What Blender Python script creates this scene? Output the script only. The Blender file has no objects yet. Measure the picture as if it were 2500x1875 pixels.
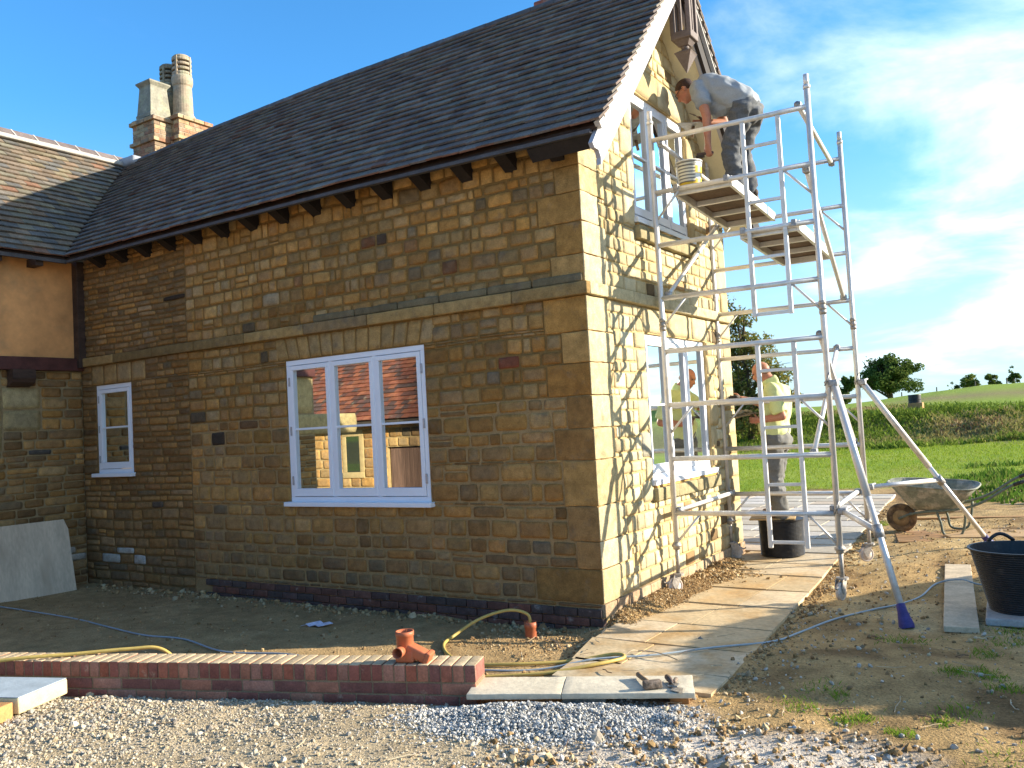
import bpy, math, random
import numpy as np
from mathutils import Vector, Matrix

random.seed(7)
RNG = np.random.default_rng(11)
SC = bpy.context.scene
COL = SC.collection

# ------------------------------------------------------------------ camera
CAM_POS = (3.23588538, -6.1876256, 1.67685421)
CAM_ROT = ((0.8375, 0.0723, 0.5416), (0.5437, -0.0108, -0.8392), (-0.0548, 0.9973, -0.0484))
cam_data = bpy.data.cameras.new('camera')
cam_data.sensor_width = 36.0
cam_data.lens = 2084.79 / 2500.0 * 36.0
cam_data.clip_start = 0.05
cam_data.clip_end = 3000.0
cam = bpy.data.objects.new('camera', cam_data)
COL.objects.link(cam)
_m = Matrix(CAM_ROT).to_4x4()
_m.translation = Vector(CAM_POS)
cam.matrix_world = _m
SC.camera = cam

# ------------------------------------------------------------------ light
SUN_DIR = Vector((1.0, 0.67, 0.40)).normalized()
SUN_EL = math.asin(SUN_DIR.z)
SUN_AZ = math.atan2(SUN_DIR.x, SUN_DIR.y)          # clockwise from +Y
sun_data = bpy.data.lights.new('sun', 'SUN')
sun_data.energy = 5.0
sun_data.angle = math.radians(0.5)
sun_data.color = (1.0, 0.90, 0.74)
sun = bpy.data.objects.new('sun', sun_data)
sun.rotation_euler = SUN_DIR.to_track_quat('Z', 'Y').to_euler()
sun.location = SUN_DIR * 60.0
COL.objects.link(sun)

world = bpy.data.worlds.new('World')
SC.world = world
world.use_nodes = True
SC.view_settings.view_transform = 'Standard'
SC.view_settings.look = 'None'
SC.view_settings.exposure = 1.30
SC.view_settings.gamma = 1.0


def build_world():
    nt = world.node_tree
    nt.nodes.clear()
    N, L = nt.nodes.new, nt.links.new
    out = N('ShaderNodeOutputWorld')
    bg = N('ShaderNodeBackground')
    bg.inputs['Strength'].default_value = 0.080
    sky = N('ShaderNodeTexSky')
    sky.sky_type = 'NISHITA'
    sky.sun_disc = False
    sky.sun_elevation = SUN_EL
    sky.sun_rotation = SUN_AZ
    sky.altitude = 50.0
    sky.air_density = 1.0
    sky.dust_density = 0.35
    sky.ozone_density = 2.6
    tc = N('ShaderNodeTexCoord')
    sep = N('ShaderNodeSeparateXYZ')
    L(tc.outputs['Generated'], sep.inputs[0])

    def math_n(op, a, b=None, clamp=False):
        m = N('ShaderNodeMath'); m.operation = op; m.use_clamp = clamp
        for i, q in enumerate((a, b)):
            if q is None: continue
            if isinstance(q, (int, float)): m.inputs[i].default_value = q
            else: L(q, m.inputs[i])
        return m.outputs[0]
    # flat cloud layer: the direction projected on a plane overhead
    den = math_n('ADD', math_n('MAXIMUM', sep.outputs['Z'], 0.0), 0.16)
    px = math_n('DIVIDE', sep.outputs['X'], den)
    py = math_n('DIVIDE', sep.outputs['Y'], den)
    cmb = N('ShaderNodeCombineXYZ')
    L(px, cmb.inputs[0]); L(py, cmb.inputs[1])
    n1 = N('ShaderNodeTexNoise'); n1.inputs['Scale'].default_value = 1.35
    n1.inputs['Detail'].default_value = 9.0; n1.inputs['Roughness'].default_value = 0.56
    n1.inputs['Distortion'].default_value = 0.25
    mp = N('ShaderNodeMapping'); mp.inputs['Location'].default_value = (4.4, 6.1, 0.0)
    L(cmb.outputs[0], mp.inputs['Vector']); L(mp.outputs[0], n1.inputs['Vector'])
    n2 = N('ShaderNodeTexNoise'); n2.inputs['Scale'].default_value = 0.42
    n2.inputs['Detail'].default_value = 2.0
    L(mp.outputs[0], n2.inputs['Vector'])
    # more cloud towards the sun side of the sky (+X and +Y), clear to the west
    dotn = N('ShaderNodeVectorMath'); dotn.operation = 'DOT_PRODUCT'
    dotn.inputs[1].default_value = (0.80, 0.60, 0.0)
    L(tc.outputs['Generated'], dotn.inputs[0])
    side = N('ShaderNodeMapRange'); side.clamp = True
    side.inputs['From Min'].default_value = 0.15; side.inputs['From Max'].default_value = 0.60
    side.inputs['To Min'].default_value = -0.27; side.inputs['To Max'].default_value = 0.145
    L(dotn.outputs['Value'], side.inputs['Value'])
    hi = N('ShaderNodeMapRange'); hi.clamp = True
    hi.inputs['From Min'].default_value = 0.05; hi.inputs['From Max'].default_value = 0.55
    hi.inputs['To Min'].default_value = -0.03; hi.inputs['To Max'].default_value = 0.10
    L(sep.outputs['Z'], hi.inputs['Value'])
    side_hi = math_n('ADD', side.outputs[0], hi.outputs[0])
    s = math_n('ADD', math_n('ADD', n1.outputs['Fac'], math_n('MULTIPLY', math_n('SUBTRACT', n2.outputs['Fac'], 0.5), 0.5)), side_hi)
    cov = N('ShaderNodeMapRange'); cov.clamp = True; cov.interpolation_type = 'SMOOTHSTEP'
    cov.inputs['From Min'].default_value = 0.47; cov.inputs['From Max'].default_value = 0.86
    L(s, cov.inputs['Value'])
    above = N('ShaderNodeMapRange'); above.clamp = True
    above.inputs['From Min'].default_value = -0.01; above.inputs['From Max'].default_value = 0.03
    L(sep.outputs['Z'], above.inputs['Value'])
    fac = math_n('MULTIPLY', cov.outputs[0], above.outputs[0])
    fac = math_n('MULTIPLY', fac, 0.97)
    tint = N('ShaderNodeMixRGB'); tint.blend_type = 'MULTIPLY'; tint.inputs[0].default_value = 1.0
    tint.inputs[2].default_value = (0.58, 1.30, 1.72, 1)
    L(sky.outputs[0], tint.inputs[1])
    hz = N('ShaderNodeMapRange'); hz.clamp = True; hz.interpolation_type = 'SMOOTHSTEP'
    hz.inputs['From Min'].default_value = 0.36; hz.inputs['From Max'].default_value = -0.02
    hz.inputs['To Min'].default_value = 0.0; hz.inputs['To Max'].default_value = 0.75
    L(sep.outputs['Z'], hz.inputs['Value'])
    haze = N('ShaderNodeMixRGB'); haze.inputs[2].default_value = (4.3, 4.9, 5.6, 1)
    L(hz.outputs[0], haze.inputs[0]); L(tint.outputs[0], haze.inputs[1])
    mix = N('ShaderNodeMixRGB')
    mix.inputs[2].default_value = (8.5, 9.2, 9.8, 1)
    L(fac, mix.inputs[0]); L(haze.outputs[0], mix.inputs[1])
    L(mix.outputs[0], bg.inputs['Color'])
    L(bg.outputs[0], out.inputs['Surface'])


build_world()
cy = SC.cycles
cy.max_bounces = 6
cy.diffuse_bounces = 3
cy.glossy_bounces = 3
cy.transparent_max_bounces = 8
cy.caustics_reflective = False
cy.caustics_refractive = False
cy.sample_clamp_indirect = 6.0

# ------------------------------------------------------------------ numbers
def vnoise(x, y, seed=0):
    x = np.asarray(x, float); y = np.asarray(y, float)
    xi = np.floor(x).astype(np.int64); yi = np.floor(y).astype(np.int64)
    fx = x - xi; fy = y - yi
    fx = fx * fx * (3 - 2 * fx); fy = fy * fy * (3 - 2 * fy)

    def h(a, b):
        n = (a * 374761393 + b * 668265263 + seed * 144269504) & 0x7fffffff
        n = ((n ^ (n >> 13)) * 1274126177) & 0x7fffffff
        n = (n ^ (n >> 16)) & 0xffff
        return n / 65535.0
    return ((h(xi, yi) * (1 - fx) + h(xi + 1, yi) * fx) * (1 - fy)
            + (h(xi, yi + 1) * (1 - fx) + h(xi + 1, yi + 1) * fx) * fy) * 2 - 1


def fbm(x, y, seed=0, o=4):
    s = 0; a = 1.0; t = 0
    for k in range(o):
        s = s + a * vnoise(np.asarray(x) * 2 ** k, np.asarray(y) * 2 ** k, seed + k * 17); t += a; a *= 0.5
    return s / t


def sstep(a, b, x):
    t = np.clip((np.asarray(x, float) - a) / (b - a), 0, 1)
    return t * t * (3 - 2 * t)


# ------------------------------------------------------------------ materials
MATS = {}


def mat(name, base=(0.5, 0.5, 0.5), rough=0.8, attr=False, n_scale=8.0, n_amt=0.25, n2_scale=60.0, n2_amt=0.15,
        bump=0.2, b_scale=60.0, metal=0.0, spec=0.3, stretch=(1, 1, 1), tint2=None, t_scale=3.0, t_lo=0.5, t_hi=0.7,
        coat=0.0, trans=0.0, bdist=0.01):
    """noise-varied surface; base colour from the 'col' attribute when attr is set"""
    if name in MATS:
        return MATS[name]
    m = bpy.data.materials.new(name); m.use_nodes = True
    nt = m.node_tree; nt.nodes.clear()
    N, L = nt.nodes.new, nt.links.new
    out = N('ShaderNodeOutputMaterial'); p = N('ShaderNodeBsdfPrincipled')
    L(p.outputs[0], out.inputs[0])
    p.inputs['Roughness'].default_value = rough
    p.inputs['Metallic'].default_value = metal
    p.inputs['Specular IOR Level'].default_value = spec
    if coat: p.inputs['Coat Weight'].default_value = coat
    tc = N('ShaderNodeTexCoord'); mp = N('ShaderNodeMapping'); mp.inputs['Scale'].default_value = stretch
    geo = N('ShaderNodeNewGeometry')
    L(geo.outputs['Position'], mp.inputs['Vector'])

    def noise(sc, det=4.0):
        n = N('ShaderNodeTexNoise'); n.inputs['Scale'].default_value = sc; n.inputs['Detail'].default_value = det
        n.inputs['Roughness'].default_value = 0.6
        L(mp.outputs[0], n.inputs['Vector']); return n.outputs['Fac']

    def rng(fac, lo, hi, f0=0.3, f1=0.7):
        r = N('ShaderNodeMapRange'); r.inputs['From Min'].default_value = f0; r.inputs['From Max'].default_value = f1
        r.inputs['To Min'].default_value = lo; r.inputs['To Max'].default_value = hi; L(fac, r.inputs['Value']); return r.outputs[0]
    if attr:
        a = N('ShaderNodeAttribute'); a.attribute_name = 'col'; c = a.outputs['Color']
    else:
        a = N('ShaderNodeRGB'); a.outputs[0].default_value = (*base, 1); c = a.outputs[0]
    if tint2 is not None:
        mx = N('ShaderNodeMixRGB'); mx.inputs[2].default_value = (*tint2, 1)
        L(rng(noise(t_scale, 5.0), 0, 1, t_lo, t_hi), mx.inputs[0]); L(c, mx.inputs[1]); c = mx.outputs[0]
    for sc, am in ((n_scale, n_amt), (n2_scale, n2_amt)):
        if am <= 0: continue
        v = N('ShaderNodeVectorMath'); v.operation = 'SCALE'
        L(c, v.inputs[0]); L(rng(noise(sc), 1 - am, 1 + am), v.inputs['Scale']); c = v.outputs[0]
    L(c, p.inputs['Base Color'])
    if bump > 0:
        b = N('ShaderNodeBump'); b.inputs['Strength'].default_value = bump; b.inputs['Distance'].default_value = bdist
        L(noise(b_scale, 5.0), b.inputs['Height']); L(b.outputs[0], p.inputs['Normal'])
    MATS[name] = m
    return m


def leaf_mat(name, trans=0.35):
    if name in MATS: return MATS[name]
    m = bpy.data.materials.new(name); m.use_nodes = True
    nt = m.node_tree; nt.nodes.clear(); N, L = nt.nodes.new, nt.links.new
    out = N('ShaderNodeOutputMaterial'); d = N('ShaderNodeBsdfDiffuse'); t = N('ShaderNodeBsdfTranslucent')
    mx = N('ShaderNodeMixShader'); mx.inputs[0].default_value = trans
    a = N('ShaderNodeAttribute'); a.attribute_name = 'col'
    L(a.outputs['Color'], d.inputs[0]); L(a.outputs['Color'], t.inputs[0])
    L(d.outputs[0], mx.inputs[1]); L(t.outputs[0], mx.inputs[2]); L(mx.outputs[0], out.inputs[0])
    MATS[name] = m
    return m


def glass_mat(name, dark=(0.012, 0.014, 0.016), lo=0.2, hi=0.9, rough=0.004):
    """window glass in front of an unlit room: dark body with a mirror layer that grows at grazing angles"""
    if name in MATS: return MATS[name]
    m = bpy.data.materials.new(name); m.use_nodes = True
    nt = m.node_tree; nt.nodes.clear(); N, L = nt.nodes.new, nt.links.new
    out = N('ShaderNodeOutputMaterial'); d = N('ShaderNodeBsdfDiffuse'); g = N('ShaderNodeBsdfGlossy')
    d.inputs[0].default_value = (*dark, 1); g.inputs['Roughness'].default_value = rough
    g.inputs['Color'].default_value = (0.93, 0.97, 0.95, 1)
    lw = N('ShaderNodeLayerWeight'); lw.inputs[0].default_value = 0.35
    r = N('ShaderNodeMapRange'); r.inputs['To Min'].default_value = lo; r.inputs['To Max'].default_value = hi
    L(lw.outputs['Fresnel'], r.inputs['Value'])
    mx = N('ShaderNodeMixShader'); L(r.outputs[0], mx.inputs[0]); L(d.outputs[0], mx.inputs[1]); L(g.outputs[0], mx.inputs[2])
    L(mx.outputs[0], out.inputs[0])
    MATS[name] = m
    return m


# ------------------------------------------------------------------ mesh builder
ORG = {}
CUBE_F = [(0, 3, 2, 1), (4, 5, 6, 7), (0, 1, 5, 4), (1, 2, 6, 5), (2, 3, 7, 6), (3, 0, 4, 7)]


class MB:
    def __init__(self):
        self.v = []; self.c = []; self.f4 = []; self.f3 = []; self.n = 0; self.fn = []

    def add(self, v, f4=None, f3=None, col=(0.5, 0.5, 0.5), fn=None):
        v = np.asarray(v, float).reshape(-1, 3)
        c = np.asarray(col, float)
        if c.ndim == 1: c = np.repeat(c[None, :3], len(v), 0)
        self.v.append(v); self.c.append(c[:, :3])
        if f4 is not None and len(f4): self.f4.append(np.asarray(f4, np.int64).reshape(-1, 4) + self.n)
        if f3 is not None and len(f3): self.f3.append(np.asarray(f3, np.int64).reshape(-1, 3) + self.n)
        if fn is not None: self.fn += [tuple(i + self.n for i in q) for q in fn]
        self.n += len(v)

    def box(self, lo, hi, col=(0.5, 0.5, 0.5), M=None):
        x0, y0, z0 = lo; x1, y1, z1 = hi
        v = np.array([(x0, y0, z0), (x1, y0, z0), (x1, y1, z0), (x0, y1, z0), (x0, y0, z1), (x1, y0, z1), (x1, y1, z1), (x0, y1, z1)], float)
        if M is not None: v = v @ np.array(M.to_3x3()).T + np.array(M.translation)
        self.add(v, CUBE_F, col=col)

    def rbox(self, lo, hi, r=0.006, col=(0.5, 0.5, 0.5), M=None, noise=0.0, seg=0.25, seed=0, top=None):
        """box with rounded edges, subdivided about every seg, surface roughened by noise"""
        lo = np.array(lo, float); hi = np.array(hi, float); d = hi - lo
        r = min(r, d.min() * 0.45)
        ax = []
        for k in range(3):
            n = max(1, int(round((d[k] - 2 * r) / seg)))
            ax.append(np.concatenate(([lo[k]], [lo[k] + r * 0.4], np.linspace(lo[k] + r, hi[k] - r, n + 1), [hi[k] - r * 0.4], [hi[k]])))
        for k in range(3):
            a, b = ax[(k + 1) % 3], ax[(k + 2) % 3]
            A, B = np.meshgrid(a, b, indexing='ij')
            for s, w in ((0, lo[k]), (1, hi[k])):
                P = np.zeros(A.shape + (3,)); P[..., k] = w; P[..., (k + 1) % 3] = A; P[..., (k + 2) % 3] = B
                P = P.reshape(-1, 3)
                inn = np.clip(P, lo + r, hi - r); q = P - inn
                ln = np.linalg.norm(q, axis=1, keepdims=True); q = q / np.maximum(ln, 1e-9)
                P = inn + q * r
                if noise > 0:
                    nz = vnoise(P[:, 0] * 9 + P[:, 2] * 5, P[:, 1] * 9 + P[:, 2] * 7, seed) * 0.6 + vnoise(P[:, 0] * 31 + P[:, 2] * 17, P[:, 1] * 31 - P[:, 2] * 23, seed + 3) * 0.4
                    P = P + q * (nz * noise)[:, None]
                c = np.asarray(col, float)
                if top is not None:
                    c = np.repeat(c[None], len(P), 0); c[q[:, 2] > 0.5] = top
                if M is not None: P = P @ np.array(M.to_3x3()).T + np.array(M.translation)
                na, nb = len(a), len(b)
                i, j = np.meshgrid(np.arange(na - 1), np.arange(nb - 1), indexing='ij')
                i0 = (i * nb + j).ravel(); f = np.stack((i0, i0 + nb, i0 + nb + 1, i0 + 1), 1)
                if s == 0: f = f[:, ::-1]
                self.add(P, f, col=c)

    def tube(self, pts, r, n=10, col=(0.5, 0.5, 0.5), cap=True):
        pts = np.asarray(pts, float); m = len(pts)
        rr = np.full(m, r, float) if np.isscalar(r) else np.asarray(r, float)
        t = np.gradient(pts, axis=0); t /= np.maximum(np.linalg.norm(t, axis=1, keepdims=True), 1e-9)
        up = np.array([0, 0, 1.0]) if abs(t[0][2]) < 0.9 else np.array([1.0, 0, 0])
        u = np.cross(up, t[0]); u /= np.linalg.norm(u)
        V = []
        a = np.linspace(0, 2 * np.pi, n, endpoint=False)
        for k in range(m):
            u = u - t[k] * (u @ t[k]); u /= np.linalg.norm(u); w = np.cross(t[k], u)
            V.append(pts[k] + rr[k] * (np.cos(a)[:, None] * u + np.sin(a)[:, None] * w))
        F = [(k * n + i, k * n + (i + 1) % n, (k + 1) * n + (i + 1) % n, (k + 1) * n + i) for k in range(m - 1) for i in range(n)]
        fn = [tuple(range(n - 1, -1, -1)), tuple((m - 1) * n + i for i in range(n))] if cap else None
        self.add(np.concatenate(V), F, col=col, fn=fn)

    def lathe(self, prof, n=24, c=(0, 0, 0), col=(0.5, 0.5, 0.5), sx=1.0, sy=1.0, M=None, phase=0.0):
        a = np.linspace(0, 2 * np.pi, n, endpoint=False) + phase
        V = np.concatenate([np.stack((r * np.cos(a) * sx, r * np.sin(a) * sy, np.full(n, z)), 1) for r, z in prof])
        if M is not None: V = V @ np.array(M.to_3x3()).T + np.array(M.translation)
        V = V + np.array(c)
        m = len(prof)
        cc = np.asarray(col, float)
        if cc.ndim == 2: cc = np.repeat(cc, n, 0)
        self.add(V, [(k * n + i, k * n + (i + 1) % n, (k + 1) * n + (i + 1) % n, (k + 1) * n + i) for k in range(m - 1) for i in range(n)], col=cc)

    def prism(self, poly, thick, M, col=(0.5, 0.5, 0.5)):
        """polygon in local xy extruded along local z by thick"""
        n = len(poly)
        v = np.array([(x, y, 0) for x, y in poly] + [(x, y, thick) for x, y in poly], float)
        v = v @ np.array(M.to_3x3()).T + np.array(M.translation)
        fn = [tuple(range(n - 1, -1, -1)), tuple(range(n, 2 * n))] + [(i, (i + 1) % n, n + (i + 1) % n, n + i) for i in range(n)]
        self.add(v, col=col, fn=fn)

    def ell(self, c, rad, n=12, col=(0.5, 0.5, 0.5), M=None):
        th = np.linspace(0.02, np.pi - 0.02, n)
        P = []
        a = np.linspace(0, 2 * np.pi, n * 2, endpoint=False)
        for t in th:
            P.append(np.stack((np.sin(t) * np.cos(a), np.sin(t) * np.sin(a), np.full(2 * n, np.cos(t))), 1))
        P = np.concatenate(P) * np.asarray(rad, float)
        if M is not None: P = P @ np.array(M.to_3x3()).T
        P = P + np.asarray(c, float)
        m = 2 * n
        F = [(k * m + i, (k + 1) * m + i, (k + 1) * m + (i + 1) % m, k * m + (i + 1) % m) for k in range(n - 1) for i in range(m)]
        self.add(P, F, col=col, fn=[tuple(range(m)), tuple((n - 1) * m + i for i in range(m - 1, -1, -1))])

    def mesh(self, name, origin=(0, 0, 0), smooth=False):
        me = bpy.data.meshes.new(name)
        V = np.concatenate(self.v) - np.asarray(origin, float)
        C = np.concatenate(self.c)
        loops = []; starts = []; pos = 0
        if self.f4:
            a = np.concatenate(self.f4); loops.append(a.ravel()); starts.append(np.arange(len(a)) * 4); pos = a.size
        if self.f3:
            a = np.concatenate(self.f3); loops.append(a.ravel()); starts.append(pos + np.arange(len(a)) * 3); pos += a.size
        if self.fn:
            st = []
            for q in self.fn: st.append(pos); pos += len(q)
            loops.append(np.array([i for q in self.fn for i in q], np.int64)); starts.append(np.array(st))
        loops = np.concatenate(loops); starts = np.concatenate(starts)
        me.vertices.add(len(V)); me.vertices.foreach_set('co', V.ravel().astype(np.float32))
        me.loops.add(len(loops)); me.loops.foreach_set('vertex_index', loops.astype(np.int32))
        me.polygons.add(len(starts)); me.polygons.foreach_set('loop_start', starts.astype(np.int32))
        me.update(calc_edges=True)
        at = me.attributes.new('col', 'FLOAT_COLOR', 'POINT')
        at.data.foreach_set('color', np.concatenate((C, np.ones((len(C), 1))), 1).ravel().astype(np.float32))
        me.polygons.foreach_set('use_smooth', np.full(len(starts), bool(smooth)))
        me.validate()
        return me

    def build(self, name, material, parent=None, origin=None, smooth=False):
        if origin is None: origin = ORG[parent.name] if parent is not None else (0, 0, 0)
        me = self.mesh(name, origin, smooth)
        me.materials.append(material)
        o = bpy.data.objects.new(name, me); COL.objects.link(o)
        if parent is not None:
            o.parent = parent
        else:
            o.location = origin
        ORG[o.name] = tuple(origin)
        return o


def tag(o, label=None, cat=None, group=None, kind=None):
    if label: o['label'] = label
    if cat: o['category'] = cat
    if group: o['group'] = group
    if kind: o['kind'] = kind
    return o


def thing(name, loc, label, cat, group=None):
    o = bpy.data.objects.new(name, None); COL.objects.link(o)
    o.empty_display_size = 0.2
    o.location = loc; ORG[o.name] = tuple(loc)
    return tag(o, label, cat, group)


def copy_thing(src, loc, rotz=0.0, label=None):
    r = src.copy(); COL.objects.link(r); r.location = loc; r.rotation_euler = (0, 0, rotz)
    if label: r['label'] = label
    for ch in src.children:
        c = ch.copy(); COL.objects.link(c); c.parent = r
        for g in ch.children:
            d = g.copy(); COL.objects.link(d); d.parent = c
    return r


def frame_from(p, xdir, zdir):
    """matrix with local x along xdir, local z close to zdir, at p"""
    x = Vector(xdir).normalized(); z = Vector(zdir); z = (z - x * z.dot(x)).normalized(); y = z.cross(x)
    m = Matrix((x, y, z)).transposed().to_4x4(); m.translation = Vector(p)
    return m


def bez(pts, n=8):
    """smooth curve through points (Catmull-Rom)"""
    P = np.asarray(pts, float); P = np.concatenate((P[:1] * 2 - P[1:2], P, P[-1:] * 2 - P[-2:-1])); out = []
    for k in range(1, len(P) - 2):
        for t in np.linspace(0, 1, n, endpoint=False):
            a, b, c, d = P[k - 1:k + 3]
            out.append(0.5 * (2 * b + (c - a) * t + (2 * a - 5 * b + 4 * c - d) * t * t + (3 * b - a - 3 * c + d) * t ** 3))
    out.append(P[-2]); return np.array(out)


def rgb(*c):
    """sRGB 0-255 to linear"""
    return tuple(((x / 255) / 12.92 if x / 255 <= 0.04045 else ((x / 255 + 0.055) / 1.055) ** 2.4) for x in c)

# ================================================================== ground height
def wall_line(x):
    return -1.956 + (np.asarray(x, float) - 0.126) * 0.359


def ground_z(x, y, rough=True):
    x = np.asarray(x, float); y = np.asarray(y, float)
    base = 0.015 + 0.012 * np.clip(y, 0, 8)
    base = np.where((x > 0.5), base + 0.05 * np.exp(-(((x - 2.0) / 0.9) ** 2 + ((y + 0.5) / 0.6) ** 2)) + 0.02 * sstep(1.3, 2.0, x), base)
    # dug strip in front of the long wall, gravel yard before the low wall
    yard = sstep(0.0, 0.25, wall_line(x) - y) * sstep(1.6, 0.4, x)
    strip = sstep(0.35, 0.0, x) * sstep(0.15, -0.05, y) * (1 - yard)
    base = base * (1 - strip) + strip * (-0.02 + 0.03 * sstep(-0.2, -2.0, y))
    base = base * (1 - yard) + yard * (0.055 - 0.015 * np.clip(wall_line(x) - y, 0, 3))
    # soil left against the gable
    heap = np.exp(-((x - 0.05) / 0.22) ** 2) * sstep(-0.3, 0.4, y) * sstep(3.4, 2.6, y)
    base = base + 0.10 * heap * (0.75 + 0.35 * vnoise(x * 4, y * 4, 5))
    # rear: fields and rising ground
    u = np.sqrt((x - 3.2) ** 2 + (y + 6.2) ** 2)
    far = sstep(33.5, 44, u)
    crest = 1.42 + 1.15 * sstep(-15, 0, x - (y - 75) * 0.02)
    base = base + sstep(9, 30, y) * 0.06 + far * 1.0 + sstep(42, 86, u) * (crest - 0.72)
    base = base - 0.75 * sstep(-4.6, -7.0, y) * sstep(40, 10, np.abs(y)) 
    base = base - sstep(130, 400, u) * 8.0
    if rough:
        near = sstep(22, 10, np.abs(y)) 
        amp = np.where((x > 0.35) & (y > -1.2), 0.020, 0.014) * near
        amp = amp * np.where((x > 0.1) & (x < 1.35) & (y > -1.4) & (y < 3.6), 0.25, 1.0)
        base = base + amp * fbm(x * 2.3, y * 2.3, 3, 3) * 1.6 + 0.35 * amp * vnoise(x * 11, y * 11, 9)
        fore = sstep(.5, 1.0, x + .15 * (y + 2.2)) * sstep(-1.0, -1.9, y + .25 * (x - 1.5))
        base = base + fore * (.022 * np.abs(vnoise(x * 5.5, y * 5.5, 13)) + .012 * vnoise(x * 13, y * 13, 14))
        base = base + 0.12 * sstep(30, 45, u) * fbm(x * 0.25, y * 0.25, 21, 3)
    return base


def axis(lo, hi, step, outer):
    c = list(np.arange(lo, hi + 1e-6, step)); a = hi; b = lo; s = step
    while a < outer:
        s *= 1.16; a += s; b -= s
        c.append(a); c.insert(0, b)
    return np.array(c)


def build_ground():
    xs = axis(-8.0, 4.6, 0.055, 700); ys = axis(-5.2, 10.0, 0.055, 700)
    X, Y = np.meshgrid(xs, ys, indexing='ij')
    Z = ground_z(X, Y)
    x, y = X.ravel(), Y.ravel()
    u = np.sqrt((x - 3.2) ** 2 + (y + 6.2) ** 2)
    n1 = fbm(x * 0.9, y * 0.9, 40, 4); n2 = fbm(x * 3.1, y * 3.1, 50, 3); n3 = vnoise(x * 14, y * 14, 60)
    earth = np.array([0.40, 0.265, 0.115]); earth_d = np.array([0.21, 0.13, 0.058]); sand = np.array([0.53, 0.39, 0.195])
    grav = np.array([0.43, 0.335, 0.205]); pale = np.array([0.66, 0.57, 0.46])
    def mixc(a, b, t): return a * (1 - t[:, None]) + b * t[:, None]
    c = mixc(np.repeat(earth[None], len(x), 0), np.repeat(earth_d[None], len(x), 0), sstep(0.0, 0.45, n1 + n2 * 0.5))
    c = mixc(c, np.repeat(sand[None], len(x), 0), sstep(0.05, 0.5, -n1 + n2 * 0.3) * 0.8)
    c = c * (1 - .35 * sstep(.25, .6, fbm(x * 1.7 + 9, y * 1.7, 44, 4)) * sstep(.6, 1.4, x))[:, None]
    # dug strip: trampled sand
    strip = sstep(0.5, 0.1, x) * sstep(0.1, -0.2, y)
    c = mixc(c, np.array([0.37, 0.245, 0.115]) * (1 + 0.25 * n2[:, None]), strip * 0.8)
    yard = sstep(-0.02, 0.15, wall_line(x) - y) * sstep(1.7, 0.8, x + 0.35 * n1)
    c = mixc(c, grav * (1 + 0.2 * n2[:, None] + 0.15 * n3[:, None]), yard)
    lime = sstep(0.05, 0.40, n1 + 0.4 * n2 + 0.45 * sstep(-1.8, -2.8, y + .2 * (x - 1.5))) * sstep(0.6, 1.4, x) * sstep(-1.2, -2.0, y + 0.15 * (x - 1))
    c = mixc(c, pale[None] * (1 + 0.1 * n3[:, None]), lime * 0.9)
    # green: lawn behind the patio and beyond, patchy edge
    edge = 10.9 + 0.35 * (x + 1.0) + 0.5 * n1 + 0.8 * sstep(0.6, 3.5, x)
    lawn = sstep(-0.25, 0.25, y - edge)
    g1 = np.array([0.18, 0.26, 0.022]); g2 = np.array([0.24, 0.30, 0.04])
    lg = mixc(np.repeat(g1[None], len(x), 0), np.repeat(g2[None], len(x), 0), sstep(-0.4, 0.4, fbm(x * 0.35, y * 0.7, 70, 3)))
    lg = mixc(lg, np.array([0.30, 0.26, 0.07])[None] * np.ones((len(x), 1)), .6 * sstep(.1, .6, fbm(x * .6 + 3, y * 1.1, 72, 3)))
    c = mixc(c, lg, lawn)
    weeds = sstep(0.0, 0.4, n1 + 0.5 * n2) * sstep(1.2, 2.4, x) * sstep(7.5, 9.5, y) * (1 - lawn)
    c = mixc(c, np.array([0.07, 0.13, 0.02])[None] * np.ones((len(x), 1)), weeds * 0.8)
    scrub = sstep(32, 34, u) * sstep(56, 44, u + 5 * fbm(x * 0.15, y * 0.15, 80, 2) + 7 * sstep(-4, 3, x))
    c = mixc(c, np.array([0.16, 0.15, 0.05])[None] * (1 + 0.3 * n1[:, None]), scrub * (y > 8))
    field = sstep(44, 56, u + 3 * n1 + 7 * sstep(-4, 3, x)) * (y > 8)
    c = mixc(c, np.array([0.22, 0.29, 0.035])[None] * (1 + 0.15 * n1[:, None]), field)
    rows = sstep(58, 62, u) * sstep(78, 70, u) * sstep(-9, -4, x) * sstep(-.2, .3, fbm(x * .12, y * .9, 130, 3)) * (y > 8)
    c = mixc(c, np.array([0.24, 0.165, 0.09])[None] * np.ones((len(x), 1)), rows * .75)
    mb = MB()
    nb = len(ys); i, j = np.meshgrid(np.arange(len(xs) - 1), np.arange(nb - 1), indexing='ij')
    i0 = (i * nb + j).ravel()
    mb.add(np.stack((x, y, Z.ravel()), 1), np.stack((i0, i0 + nb, i0 + nb + 1, i0 + 1), 1), col=c)
    m = mat('ground', attr=True, rough=0.95, n_scale=7, n_amt=0.22, n2_scale=70, n2_amt=0.30, bump=0.9, b_scale=55, spec=0.1, bdist=0.02)
    o = mb.build('ground', m, smooth=True)
    tag(o, 'bare sandy building-site earth running into a lawn, scrub and rising fields', 'ground', kind='structure')


build_ground()


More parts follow.
